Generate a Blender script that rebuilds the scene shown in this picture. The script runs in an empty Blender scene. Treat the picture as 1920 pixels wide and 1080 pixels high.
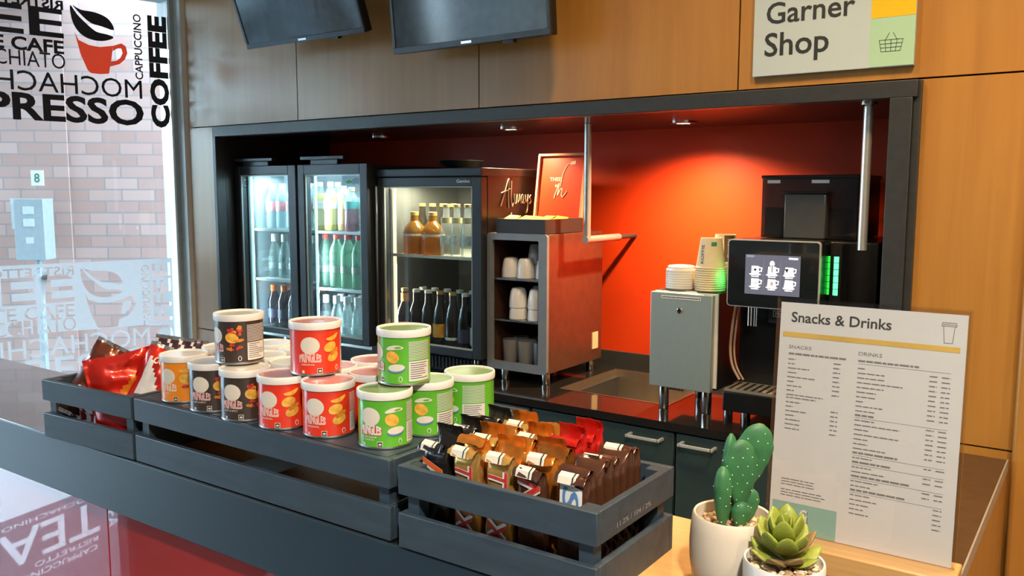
import bpy, math, random
from mathutils import Vector, Matrix, noise
SC = bpy.context.scene
COL = SC.collection
R = math.radians
PI = math.pi

# ------------------------------------------------------------------ camera
cam_d = bpy.data.cameras.new('camera')
cam = bpy.data.objects.new('camera', cam_d)
COL.objects.link(cam)
SC.camera = cam
YAW, PITCH, ROLL, FPX = R(35.08165), R(-6.42485), R(0.09303), 1604.21
_f = Vector((-math.sin(YAW) * math.cos(PITCH), math.cos(YAW) * math.cos(PITCH), math.sin(PITCH)))
_r = Vector((math.cos(YAW), math.sin(YAW), 0))
_u = _r.cross(_f)
_c, _s = math.cos(ROLL), math.sin(ROLL)
_r, _u = _c * _r + _s * _u, -_s * _r + _c * _u
cam.matrix_world = Matrix(((_r.x, _u.x, -_f.x, 0), (_r.y, _u.y, -_f.y, 0), (_r.z, _u.z, -_f.z, 1.55), (0, 0, 0, 1)))
cam_d.sensor_width = 36
cam_d.lens = FPX * 36 / 1920
cam_d.clip_start = .02

# ------------------------------------------------------------------ world, light, exposure
W = bpy.data.worlds.new('overcast_sky')
SC.world = W
W.use_nodes = True
_nt = W.node_tree
_bg = _nt.nodes['Background']
_bg.inputs['Strength'].default_value = 13.5
_tc = _nt.nodes.new('ShaderNodeTexCoord')
_sep = _nt.nodes.new('ShaderNodeSeparateXYZ')
_rmp = _nt.nodes.new('ShaderNodeValToRGB')
_nt.links.new(_tc.outputs['Generated'], _sep.inputs[0])
_nt.links.new(_sep.outputs['Z'], _rmp.inputs[0])
_rmp.color_ramp.elements[0].position = 0.0
_rmp.color_ramp.elements[0].color = (.26, .33, .36, 1)
_rmp.color_ramp.elements[1].position = .06
_rmp.color_ramp.elements[1].color = (.60, .81, 1, 1)
_nt.links.new(_rmp.outputs[0], _bg.inputs['Color'])

SC.view_settings.view_transform = 'Standard'
SC.view_settings.look = 'None'
SC.view_settings.gamma = 1
SC.view_settings.exposure = 0.1
SC.view_settings.use_curve_mapping = False
try:
    SC.cycles.max_bounces = 10
    SC.cycles.transparent_max_bounces = 24
    SC.cycles.caustics_reflective = False
    SC.cycles.caustics_refractive = False
    SC.cycles.sample_clamp_indirect = 4
    SC.cycles.use_denoising = True
except Exception:
    pass


def lamp(name, kind, loc, power, col, size=.1, rot=(0, 0, 0), sizey=None, spot=None, blend=.4, portal=False):
    d = bpy.data.lights.new(name, kind)
    d.energy = power
    d.color = col
    if kind == 'AREA':
        d.size = size
        if sizey:
            d.shape = 'RECTANGLE'
            d.size_y = sizey
        if portal:
            d.cycles.is_portal = True
    else:
        d.shadow_soft_size = size
    if kind == 'SPOT':
        d.spot_size = spot
        d.spot_blend = blend
    o = bpy.data.objects.new(name, d)
    o.location = loc
    o.rotation_euler = rot
    COL.objects.link(o)
    return o


WARM = (1, .70, .36)
# warm ceiling downlights of the bar, with one added light among them
lamp('overhead_light', 'SPOT', (-.05, 1.30, 2.8), 100, WARM, .08, spot=R(140), blend=.8)
lamp('overhead_light', 'SPOT', (.5, -.35, 2.8), 270, (1, .92, .80), .08, spot=R(150), blend=.8)  # whiter light added to brighten the front of the menu
lamp('overhead_light', 'SPOT', (.9, .3, 2.8), 70, WARM, .08, spot=R(150), blend=.8)
lamp('overhead_light', 'SPOT', (-.9, 1.5, 2.8), 42, WARM, .08, spot=R(140), blend=.8)
# daylight through the glazing (portals only guide the sky light, they add none)
A12 = R(12)
WS, WC = math.sin(A12), math.cos(A12)


def wp(s, z, off=0.0):
    """point on the glass facade: s along it (0 at the wall corner, negative towards the street), off = outwards"""
    return Vector((-3.32 + s * WS - off * WC, 2.25 + s * WC + off * WS, z))


def wdir():
    return Vector((WS, WC, 0))


for (s, off, w_, z, h_) in ((-.80, .07, 1.45, 1.43, 2.8), (-3.0, 1.67, 2.9, 1.43, 2.8), (-6.9, 1.67, 3.3, 2.35, .9)):
    p = wp(s, z, off)
    n = Vector((WC, -WS, 0))
    o = lamp('window_daylight', 'AREA', p, 1, (1, 1, 1), w_, sizey=h_, portal=True)
    zx = -n
    xx = wdir()
    yy = zx.cross(xx)
    o.matrix_world = Matrix(((xx.x, yy.x, zx.x, p.x), (xx.y, yy.y, zx.y, p.y), (xx.z, yy.z, zx.z, p.z), (0, 0, 0, 1)))

# ------------------------------------------------------------------ materials


def lin(h):
    if isinstance(h, str):
        h = h.lstrip('#')
        c = [int(h[i:i + 2], 16) / 255 for i in (0, 2, 4)]
        return tuple(x / 12.92 if x <= .04045 else ((x + .055) / 1.055) ** 2.4 for x in c)
    return tuple(h)


MATS = {}


def pm(name, col, rough=.5, metal=0, coat=0, var=.06, scale=30, stretch=(1, 1, 1), bump=0, ior=1.5, emis=None, emstr=0, trans=0, alpha=1, coatr=.03):
    """principled material with a procedural noise variation of colour (and optional bump)"""
    if name in MATS:
        return MATS[name]
    m = bpy.data.materials.new(name)
    m.use_nodes = True
    nt = m.node_tree
    b = nt.nodes['Principled BSDF']
    c = lin(col)
    tc = nt.nodes.new('ShaderNodeTexCoord')
    mp = nt.nodes.new('ShaderNodeMapping')
    mp.inputs['Scale'].default_value = stretch
    nz = nt.nodes.new('ShaderNodeTexNoise')
    nz.inputs['Scale'].default_value = scale
    nz.inputs['Detail'].default_value = 4
    nt.links.new(tc.outputs['Object'], mp.inputs[0])
    nt.links.new(mp.outputs[0], nz.inputs['Vector'])
    rp = nt.nodes.new('ShaderNodeValToRGB')
    rp.color_ramp.elements[0].position = .3
    rp.color_ramp.elements[1].position = .7
    rp.color_ramp.elements[0].color = tuple(x * (1 - var) for x in c) + (1,)
    rp.color_ramp.elements[1].color = tuple(min(1, x * (1 + var)) for x in c) + (1,)
    nt.links.new(nz.outputs['Fac'], rp.inputs[0])
    nt.links.new(rp.outputs[0], b.inputs['Base Color'])
    b.inputs['Roughness'].default_value = rough
    b.inputs['Metallic'].default_value = metal
    b.inputs['IOR'].default_value = ior
    b.inputs['Coat Weight'].default_value = coat
    b.inputs['Coat Roughness'].default_value = coatr
    b.inputs['Transmission Weight'].default_value = trans
    b.inputs['Alpha'].default_value = alpha
    if emis is not None:
        b.inputs['Emission Color'].default_value = lin(emis) + (1,)
        b.inputs['Emission Strength'].default_value = emstr
    if bump:
        bp = nt.nodes.new('ShaderNodeBump')
        bp.inputs['Strength'].default_value = bump
        bp.inputs['Distance'].default_value = .002
        nt.links.new(nz.outputs['Fac'], bp.inputs['Height'])
        nt.links.new(bp.outputs[0], b.inputs['Normal'])
    MATS[name] = m
    return m


def glass(name, tint=(1, 1, 1), ior=1.5, rough=0.0, body=None, bodyfac=0.0):
    """thin sheet glass or clear plastic: tinted see-through with a fresnel gloss, optionally a milky body"""
    if name in MATS:
        return MATS[name]
    m = bpy.data.materials.new(name)
    m.use_nodes = True
    nt = m.node_tree
    for n in list(nt.nodes):
        nt.nodes.remove(n)
    out = nt.nodes.new('ShaderNodeOutputMaterial')
    tr = nt.nodes.new('ShaderNodeBsdfTransparent')
    tr.inputs[0].default_value = tuple(tint) + (1,)
    gl = nt.nodes.new('ShaderNodeBsdfGlossy')
    gl.inputs['Roughness'].default_value = rough
    fr = nt.nodes.new('ShaderNodeFresnel')
    # same reflectance on both faces of the thin sheet
    ge = nt.nodes.new('ShaderNodeNewGeometry')
    ma = nt.nodes.new('ShaderNodeMath')
    ma.operation = 'MULTIPLY_ADD'
    ma.inputs[1].default_value = 1 / ior - ior
    ma.inputs[2].default_value = ior
    nt.links.new(ge.outputs['Backfacing'], ma.inputs[0])
    nt.links.new(ma.outputs[0], fr.inputs[0])
    mx = nt.nodes.new('ShaderNodeMixShader')
    nt.links.new(fr.outputs[0], mx.inputs[0])
    last = tr
    if body is not None:
        nz = nt.nodes.new('ShaderNodeTexNoise')
        nz.inputs['Scale'].default_value = 40
        df = nt.nodes.new('ShaderNodeBsdfDiffuse')
        tl = nt.nodes.new('ShaderNodeBsdfTranslucent')
        for q in (df, tl):
            q.inputs[0].default_value = lin(body) + (1,)
        ad = nt.nodes.new('ShaderNodeMixShader')
        ad.inputs[0].default_value = .5
        nt.links.new(df.outputs[0], ad.inputs[1])
        nt.links.new(tl.outputs[0], ad.inputs[2])
        m2 = nt.nodes.new('ShaderNodeMixShader')
        mr = nt.nodes.new('ShaderNodeMapRange')
        mr.inputs['To Min'].default_value = max(0, bodyfac - .04)
        mr.inputs['To Max'].default_value = min(1, bodyfac + .04)
        nt.links.new(nz.outputs['Fac'], mr.inputs['Value'])
        nt.links.new(mr.outputs[0], m2.inputs[0])
        nt.links.new(tr.outputs[0], m2.inputs[1])
        nt.links.new(ad.outputs[0], m2.inputs[2])
        last = m2
    nt.links.new(last.outputs[0], mx.inputs[1])
    nt.links.new(gl.outputs[0], mx.inputs[2])
    nt.links.new(mx.outputs[0], out.inputs[0])
    MATS[name] = m
    return m


def wood(name, c1, c2, rough=.4, sc=(14, 14, .9), coat=.15):
    if name in MATS:
        return MATS[name]
    m = pm(name, c1, rough, coat=coat)
    nt = m.node_tree
    b = nt.nodes['Principled BSDF']
    b.inputs['Coat Roughness'].default_value = .22
    b.inputs['Coat IOR'].default_value = 1.7
    mp = [n for n in nt.nodes if n.type == 'MAPPING'][0]
    nz = [n for n in nt.nodes if n.type == 'TEX_NOISE'][0]
    rp = [n for n in nt.nodes if n.type == 'VALTORGB'][0]
    mp.inputs['Scale'].default_value = sc
    nz.inputs['Scale'].default_value = 1.6
    nz.inputs['Detail'].default_value = 8
    nz.inputs['Roughness'].default_value = .62
    nz.inputs['Distortion'].default_value = .5
    rp.color_ramp.elements[0].position = .32
    rp.color_ramp.elements[1].position = .68
    rp.color_ramp.elements[0].color = lin(c2) + (1,)
    rp.color_ramp.elements[1].color = lin(c1) + (1,)
    return m


def brick_mat(name, c1, c2, mortar):
    m = pm(name, c1, .85)
    nt = m.node_tree
    b = nt.nodes['Principled BSDF']
    tc = [n for n in nt.nodes if n.type == 'TEX_COORD'][0]
    br = nt.nodes.new('ShaderNodeTexBrick')
    br.inputs['Color1'].default_value = lin(c1) + (1,)
    br.inputs['Color2'].default_value = lin(c2) + (1,)
    br.inputs['Mortar'].default_value = lin(mortar) + (1,)
    br.inputs['Scale'].default_value = 1
    br.inputs['Brick Width'].default_value = .22
    br.inputs['Row Height'].default_value = .078
    br.inputs['Mortar Size'].default_value = .005
    br.inputs['Bias'].default_value = -.1
    sep = nt.nodes.new('ShaderNodeSeparateXYZ')
    cmb = nt.nodes.new('ShaderNodeCombineXYZ')
    nt.links.new(tc.outputs['Object'], sep.inputs[0])
    nt.links.new(sep.outputs['Y'], cmb.inputs['X'])
    nt.links.new(sep.outputs['Z'], cmb.inputs['Y'])
    nt.links.new(cmb.outputs[0], br.inputs['Vector'])
    nt.links.new(br.outputs['Color'], b.inputs['Base Color'])
    return m


# ------------------------------------------------------------------ mesh builder
ORG = {}
TXT = {}


def text_geo(s, bold=0.0):
    key = (s, bold)
    if key in TXT:
        return TXT[key]
    cu = bpy.data.curves.new('lettering', 'FONT')
    cu.body = s
    cu.size = 1
    cu.offset = bold
    cu.resolution_u = 3
    ob = bpy.data.objects.new('lettering', cu)
    COL.objects.link(ob)
    dg = bpy.context.evaluated_depsgraph_get()
    me = bpy.data.meshes.new_from_object(ob.evaluated_get(dg))
    v = [tuple(x.co)[:2] for x in me.vertices]
    f = [tuple(p.vertices) for p in me.polygons]
    bpy.data.objects.remove(ob)
    bpy.data.curves.remove(cu)
    bpy.data.meshes.remove(me)
    TXT[key] = (v, f)
    return TXT[key]


def fr(o, x, y):
    """frame matrix: local x,y axes (z = x cross y) at origin o"""
    x, y = Vector(x).normalized(), Vector(y).normalized()
    z = x.cross(y)
    o = Vector(o)
    return Matrix(((x.x, y.x, z.x, o.x), (x.y, y.y, z.y, o.y), (x.z, y.z, z.z, o.z), (0, 0, 0, 1)))


class MB:
    def __init__(self):
        self.v, self.f, self.m = [], [], []

    def add(self, verts, faces, mi=0, T=None):
        n = len(self.v)
        for p in verts:
            p = Vector(p)
            if T is not None:
                p = T @ p
            self.v.append(p)
        for q in faces:
            self.f.append([i + n for i in q])
            self.m.append(mi)
        return self

    def box(self, x0, x1, y0, y1, z0, z1, mi=0, T=None):
        v = [(x, y, z) for x in (x0, x1) for y in (y0, y1) for z in (z0, z1)]
        f = [(0, 1, 3, 2), (4, 6, 7, 5), (0, 4, 5, 1), (2, 3, 7, 6), (0, 2, 6, 4), (1, 5, 7, 3)]
        return self.add(v, f, mi, T)

    def lathe(self, prof, n=32, mi=0, c=(0, 0, 0), T=None, mis=None):
        c = Vector(c)
        base = len(self.v)
        rings = []
        for (r, z) in prof:
            if r < 1e-6:
                p = c + Vector((0, 0, z))
                self.v.append(T @ p if T is not None else p)
                rings.append([len(self.v) - 1])
            else:
                ring = []
                for k in range(n):
                    a = 2 * PI * k / n
                    p = c + Vector((r * math.cos(a), r * math.sin(a), z))
                    self.v.append(T @ p if T is not None else p)
                    ring.append(len(self.v) - 1)
                rings.append(ring)
        for i in range(len(rings) - 1):
            a, b = rings[i], rings[i + 1]
            q = mis[i] if mis else mi
            for k in range(n):
                k2 = (k + 1) % n
                if len(a) == 1 and len(b) == 1:
                    continue
                if len(a) == 1:
                    self.f.append([a[0], b[k2], b[k]][::-1])
                elif len(b) == 1:
                    self.f.append([a[k], a[k2], b[0]])
                else:
                    self.f.append([a[k], a[k2], b[k2], b[k]])
                self.m.append(q)
        return self

    def tube(self, pts, r, n=10, mi=0, T=None, cap=True):
        pts = [Vector(p) for p in pts]
        rr = r if isinstance(r, (list, tuple)) else [r] * len(pts)
        rings = []
        up = None
        for i, p in enumerate(pts):
            d = (pts[min(i + 1, len(pts) - 1)] - pts[max(i - 1, 0)]).normalized()
            if up is None:
                up = Vector((0, 0, 1)) if abs(d.z) < .9 else Vector((0, 1, 0))
            x = (up - d * up.dot(d)).normalized()
            up = x
            y = d.cross(x)
            ring = []
            for k in range(n):
                a = 2 * PI * k / n
                q = p + (x * math.cos(a) + y * math.sin(a)) * rr[i]
                self.v.append(T @ q if T is not None else q)
                ring.append(len(self.v) - 1)
            rings.append(ring)
        for i in range(len(rings) - 1):
            for k in range(n):
                k2 = (k + 1) % n
                self.f.append([rings[i][k], rings[i][k2], rings[i + 1][k2], rings[i + 1][k]])
                self.m.append(mi)
        if cap:
            self.f.append(rings[0][::-1])
            self.m.append(mi)
            self.f.append(rings[-1])
            self.m.append(mi)
        return self

    def prism(self, poly, h, mi=0, T=None):
        """2-D outline (counter-clockwise) extruded from z=0 to z=h"""
        n = len(poly)
        v = [(x, y, 0) for x, y in poly] + [(x, y, h) for x, y in poly]
        f = [list(range(n))[::-1], [i + n for i in range(n)]]
        f += [[i, (i + 1) % n, (i + 1) % n + n, i + n] for i in range(n)]
        return self.add(v, f, mi, T)

    def flat(self, poly, mi=0, T=None):
        return self.add([(x, y, 0) for x, y in poly], [list(range(len(poly)))], mi, T)

    def rect(self, x0, y0, x1, y1, mi=0, T=None):
        return self.flat([(x0, y0), (x1, y0), (x1, y1), (x0, y1)], mi, T)

    def text(self, s, T, w=None, h=None, mi=0, bold=0.0, mirror=False, thick=0, wrap=None):
        v, f = text_geo(s, bold)
        xs = [p[0] for p in v]
        ys = [p[1] for p in v]
        x0, x1, y0, y1 = min(xs), max(xs), min(ys), max(ys)
        if h is None:
            k = w / (x1 - x0)
            pts = [((p[0] - x0) * k, p[1] * k) for p in v]
        elif w is None:
            k = h / (y1 - y0)
            pts = [((p[0] - x0) * k, (p[1] - y0) * k) for p in v]
        else:
            pts = [((p[0] - x0) * w / (x1 - x0), (p[1] - y0) * h / (y1 - y0)) for p in v]
        if mirror:
            W_ = max(p[0] for p in pts)
            pts = [(W_ - p[0], p[1]) for p in pts]
            f = [q[::-1] for q in f]
        if wrap:
            return self.add([wrap(*p) for p in pts], f, mi)
        if thick:
            n = len(pts)
            edges = {}
            for q in f:
                for i in range(len(q)):
                    edges[(q[i], q[(i + 1) % len(q)])] = 1
            side = [[a, b, b + n, a + n] for (a, b) in edges if (b, a) not in edges]
            return self.add([(x, y, 0) for x, y in pts] + [(x, y, thick) for x, y in pts],
                            [q[::-1] for q in f] + [[i + n for i in q] for q in f] + side, mi, T)
        return self.add([(x, y, 0) for x, y in pts], f, mi, T)

    def build(self, name, mats, parent=None, loc=None, bevel=0, sub=0, sharp=35, seg=2):
        if not isinstance(mats, (list, tuple)):
            mats = [mats]
        if parent is not None:
            org = ORG[parent.name]
        else:
            org = Vector(loc) if loc is not None else Vector((0, 0, 0))
        me = bpy.data.meshes.new(name)
        me.from_pydata([tuple(p - org) for p in self.v], [], self.f)
        for q in mats:
            me.materials.append(q)
        me.polygons.foreach_set('material_index', self.m)
        me.polygons.foreach_set('use_smooth', [True] * len(self.f))
        me.validate()
        me.update()
        me.set_sharp_from_angle(angle=R(sharp))
        o = bpy.data.objects.new(name, me)
        COL.objects.link(o)
        if parent is not None:
            o.parent = parent
        else:
            o.location = org
        ORG[o.name] = org
        if bevel:
            md = o.modifiers.new('bevel', 'BEVEL')
            md.width = bevel
            md.segments = seg
            md.limit_method = 'ANGLE'
            md.angle_limit = R(40)
            md.harden_normals = False
        if sub:
            md = o.modifiers.new('subdivision', 'SUBSURF')
            md.levels = sub
            md.render_levels = sub
        return o


def tag(o, label=None, cat=None, group=None, kind=None):
    if label:
        o['label'] = label
    if cat:
        o['category'] = cat
    if group:
        o['group'] = group
    if kind:
        o['kind'] = kind
    return o


def thing(name, label, cat, loc=(0, 0, 0), group=None):
    o = bpy.data.objects.new(name, None)
    o.empty_display_size = .03
    COL.objects.link(o)
    o.location = loc
    ORG[o.name] = Vector(loc)
    return tag(o, label, cat, group)


def kids(o):
    return [c for c in o.children]


def copy_tree(o, parent=None):
    c = o.copy()
    COL.objects.link(c)
    c.parent = parent
    for ch in kids(o):
        copy_tree(ch, c)
    return c


class Proto:
    """first use places the built thing itself, every later use a copy of it with all its parts"""

    def __init__(self, root):
        self.root, self.used = root, False

    def place(self, loc, rz=0, label=None, group=None, tilt=None, scale=None):
        o = copy_tree(self.root) if self.used else self.root
        self.used = True
        o.location = loc
        o.rotation_euler = (0, 0, rz) if tilt is None else (tilt[0], tilt[1], rz)
        if scale:
            o.scale = scale
        if label:
            o['label'] = label
        if group:
            o['group'] = group
        return o


ORD = ['first', 'second', 'third', 'fourth', 'fifth', 'sixth', 'seventh', 'eighth', 'ninth', 'tenth', 'eleventh', 'twelfth', 'thirteenth']


def ell(cx, cy, rx, ry, n=20, a0=0):
    return [(cx + rx * math.cos(a0 + 2 * PI * k / n), cy + ry * math.sin(a0 + 2 * PI * k / n)) for k in range(n)]


# ------------------------------------------------------------------ shared materials
M_wall = wood('oak_veneer', (.50, .235, .045), (.41, .18, .03), .42, coat=.45)
M_wood_l = wood('light_wood', (.62, .36, .14), (.50, .27, .09), .45, (3, 40, 40))
M_board = wood('pale_board', (.66, .38, .14), (.56, .30, .10), .5, (2, 30, 30))
M_dark = pm('dark_frame', (.035, .038, .042), .38, var=.12, scale=60)
M_black = pm('black_plastic', (.012, .013, .015), .32)
M_crate = pm('grey_painted_wood', (.030, .048, .067), .48, var=.2, scale=12, stretch=(1, 6, 6), bump=.15)
M_counter = pm('dark_counter_laminate', (.012, .011, .011), .10, coat=1, ior=2.1, var=.25, scale=300)
M_fascia = pm('grey_counter_edge', (.010, .025, .039), .42, var=.1, scale=120)
M_steel = pm('brushed_steel', (.55, .55, .53), .22, metal=1, var=.06, scale=40, stretch=(1, 1, 12))
M_chrome = pm('chrome', (.75, .74, .72), .12, metal=1, var=.03)
M_white = pm('white_plastic', (.78, .78, .76), .35, var=.03)
M_teal = pm('dark_teal_laminate', (.030, .052, .052), .38, var=.1, scale=8)
M_red = pm('red_wall_paint', (.70, .050, .005), .45, var=.04, scale=5)
M_redgloss = pm('red_gloss_panel', (.42, .018, .014), .012, ior=1.65, var=.05, scale=4)
M_glass = glass('window_glass', (.96, .985, .985), 1.45)
M_fglass = glass('fridge_glass', (.90, .96, .97), 1.5)
M_alu = pm('pale_aluminium', (.88, .93, .93), .3, coat=.5, var=.02)
M_aludark = pm('grey_gasket', (.42, .52, .54), .5)
M_ink = pm('dark_vinyl', (.022, .026, .036), .5)
M_redvinyl = glass('red_vinyl', (1, .3, .2), 1.3, .3, body=(.95, .06, .02), bodyfac=.95)
M_frost = glass('frosted_film', (.9, .95, 1), 1.45, .3, body=(.93, .96, .98), bodyfac=.9)

# ------------------------------------------------------------------ room shell
mb = MB()
mb.box(-7.0, 2.3, -6.1, 2.95, -.1, 0)
tag(mb.build('floor', pm('polished_stone_floor', (.28, .28, .285), .012, coat=1, ior=1.9, var=.2, scale=3)), kind='structure')
mb = MB()
mb.box(-7.0, 2.3, -6.1, 2.95, 2.86, 2.95)
tag(mb.build('ceiling', pm('ceiling_board', (.62, .62, .60), .8, var=.02)), kind='structure')

# back wall: veneer panels with narrow shadow joints round the niche opening
YW = 2.23
mb = MB()
g = .0022
xs = [-3.245, -2.5595, -1.6971, -.8379, -.155]
for a, b in zip(xs, xs[1:]):
    mb.box(a + g, b - g, YW, YW + .02, 1.816 + g, 2.86)
for a, b in ((-3.245, -3.05), (-.40, -.155)):
    mb.box(a + g, b - g, YW, YW + .02, .957 + g, 1.816 - g)
    mb.box(a + g, b - g, YW, YW + .02, 0, .957 - g)
mb.box(-3.245, -.155, YW + .02, YW + .05, 1.812, 2.86, 1)
mb.box(-3.245, -3.045, YW + .02, YW + .05, 0, 1.83, 1)
mb.box(-.41, -.155, YW + .02, YW + .05, 0, 1.83, 1)
tag(mb.build('wall_back', [M_wall, pm('joint_shadow_backing', (.06, .035, .015), .8)]), kind='structure')
mb = MB()
mb.box(-.155, 2.2, YW - .06, YW + .06, 0, 2.86)
tag(mb.build('wall_right', M_wall, bevel=.012, seg=3), kind='structure')
mb = MB()
mb.box(2.2, 2.3, -6.0, 2.95, 0, 2.86)
tag(mb.build('wall_side', pm('plaster', (.5, .46, .40), .8)), kind='structure')
# niche lining
mb = MB()
mb.box(-3.05, -.40, 2.83, 2.86, 0, 1.85)
tag(mb.build('wall_niche', M_red), kind='structure')
mb = MB()
mb.box(-3.05, -.40, 2.25, 2.83, 1.772, 1.81)
tag(mb.build('trim_1', pm('niche_soffit', (.05, .02, .014), .22, var=.1)), kind='structure')
mb = MB()
mb.box(-3.06, -3.035, 2.25, 2.84, .4, 1.80)
mb.box(-.455, -.40, 2.25, 2.84, .4, 1.80)
tag(mb.build('trim_2', pm('niche_side', (.02, .02, .022), .4)), kind='structure')
# dark frame round the niche
mb = MB()
mb.box(-3.055, -.395, 2.205, 2.25, 1.772, 1.812)
mb.box(-3.055, -3.035, 2.205, 2.25, .90, 1.772)
mb.box(-.455, -.405, 2.205, 2.25, .90, 1.772)
mb.box(-.405, -.388, 2.215, 2.25, .90, 1.812)
tag(mb.build('trim_3', M_dark, bevel=.0015), kind='structure')
mb = MB()
mb.box(-3.03, -.46, 2.815, 2.83, .90, .955)
tag(mb.build('baseboard_back', M_dark), kind='structure')

# wall behind the camera
mb = MB()
mb.box(-7.0, 2.3, -6.1, -6.0, 0, 2.86)
tag(mb.build('wall_front', pm('plaster', (.5, .46, .40), .8)), kind='structure')


def facade_box(mb, s0, s1, z0, z1, o0, o1, mi=0):
    v = [tuple(wp(s, z, o)) for s in (s0, s1) for o in (o0, o1) for z in (z0, z1)]
    f = [(0, 1, 3, 2), (4, 6, 7, 5), (0, 4, 5, 1), (2, 3, 7, 6), (0, 2, 6, 4), (1, 5, 7, 3)]
    mb.add(v, f, mi)


# window_1: the pane next to the wooden wall
mb = MB()
facade_box(mb, -.052, -.044, 0, 2.86, -.016, .10, 0)
facade_box(mb, -.044, -.022, 0, 2.86, -.004, .06, 1)
facade_box(mb, -.022, .015, 0, 2.86, -.068, .08, 0)
facade_box(mb, -1.58, -1.52, 0, 2.86, -.03, .06, 0)
facade_box(mb, -1.52, -.052, 2.345, 2.42, -.02, .06, 1)
facade_box(mb, -1.52, -.052, 2.42, 2.44, -.02, .06, 0)
facade_box(mb, -1.52, -.052, 0, .08, -.03, .06, 0)
win1 = tag(mb.build('window_1', [M_alu, M_aludark]), kind='structure')
mb = MB()
facade_box(mb, -1.53, -.06, .07, 2.35, .004, .010)
facade_box(mb, -1.53, -.06, 2.43, 2.86, .004, .010)
mb.build('glass_pane', M_glass, win1)

CUP = [(-.416, 2.173), (-.403, 2.144), (-.364, 2.128), (-.324, 2.125), (-.269, 2.136), (-.24, 2.149), (-.223, 2.139), (-.218, 2.112), (-.229, 2.086), (-.251, 2.065), (-.288, 2.052), (-.294, 2.023), (-.329, 2.018), (-.363, 2.019), (-.375, 2.03), (-.399, 2.093)]
HOLE = [(-.27, 2.117), (-.254, 2.128), (-.238, 2.13), (-.235, 2.11), (-.247, 2.088), (-.265, 2.075), (-.28, 2.074)]
LEAF1 = [(-.427, 2.275), (-.425, 2.226), (-.41, 2.187), (-.382, 2.16), (-.343, 2.149), (-.302, 2.152), (-.269, 2.168), (-.294, 2.178), (-.335, 2.184), (-.373, 2.213), (-.404, 2.243)]
LEAF2 = [(-.419, 2.276), (-.385, 2.239), (-.353, 2.215), (-.313, 2.207), (-.268, 2.198), (-.275, 2.226), (-.298, 2.247), (-.338, 2.259), (-.39, 2.262)]


def smooth_poly(p, k=3):
    n = len(p)
    out = []
    for i in range(n):
        a, b, c, d = (Vector((*p[(i + j - 1) % n], 0)) for j in range(4))
        for q in range(k):
            t = q / k
            r_ = .5 * (2 * b + (c - a) * t + (2 * a - 5 * b + 4 * c - d) * t * t + (3 * b - a - 3 * c + d) * t ** 3)
            out.append((r_.x, r_.y))
    return out


# words of the window art: text, right end s, baseline z, width, cap height, mirrored
WORDS = [('RISTRETTO', -.453, 2.250, .30, .036, True), ('COFFEE', -.456, 2.141, .96, .112, False),
         ('LATTE CAFE', -.458, 2.081, .43, .052, False), ('MACCHIATO', -.456, 2.024, .385, .058, False),
         ('MOCHACHINO', -.166, 1.931, .74, .076, True), ('ESPRESSO', -.163, 1.819, .745, .106, False)]


def curve_fill(name, polys_splines, T, mat, parent, words, dz=0, ds=0, outline=None):
    """letters as holes in a film: one filled 2-D curve holding the outline and all the letter outlines"""
    cu = bpy.data.curves.new(name, 'CURVE')
    cu.dimensions = '2D'
    cu.fill_mode = 'BOTH'
    cu.resolution_u = 3

    def add_poly(pts):
        sp = cu.splines.new('POLY')
        sp.points.add(len(pts) - 1)
        for p_, q in zip(sp.points, pts):
            p_.co = (q[0], q[1], 0, 1)
        sp.use_cyclic_u = True
    add_poly(outline)
    for p_ in polys_splines:
        add_poly([(a + ds, b + dz) for a, b in p_])
    for (s, place) in words:
        v, f = text_geo(s, 0 if 'M' in s else .010)
        # boundary loops of the glyph mesh
        e = {}
        for q in f:
            for i in range(len(q)):
                e[(q[i], q[(i + 1) % len(q)])] = 1
        nxt = {a: b for (a, b) in e if (b, a) not in e}
        xs_, ys_ = [p_[0] for p_ in v], [p_[1] for p_ in v]
        bx = (min(xs_), max(xs_), min(ys_), max(ys_))
        while nxt:
            a, b = next(iter(nxt.items()))
            loop = []
            cur = a
            while cur in nxt:
                loop.append(cur)
                cur = nxt.pop(cur)
            if len(loop) > 2:
                add_poly([place((v[i][0] - bx[0]) / (bx[1] - bx[0]), (v[i][1] - bx[2]) / (bx[3] - bx[2])) for i in loop])
    ob = bpy.data.objects.new(name, cu)
    COL.objects.link(ob)
    dg = bpy.context.evaluated_depsgraph_get()
    me = bpy.data.meshes.new_from_object(ob.evaluated_get(dg))
    v = [tuple(x.co) for x in me.vertices]
    f = [tuple(p_.vertices) for p_ in me.polygons]
    bpy.data.objects.remove(ob)
    bpy.data.curves.remove(cu)
    bpy.data.meshes.remove(me)
    mb = MB()
    mb.add(v, f, 0, T)
    return mb.build(name, mat, parent)


def word_place(xr, zb, w, h, mir, ds=0, dz=0):
    if mir:
        return lambda u, v: (xr - u * w + ds, zb + v * h + dz)
    return lambda u, v: (xr - w + u * w + ds, zb + v * h + dz)


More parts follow.
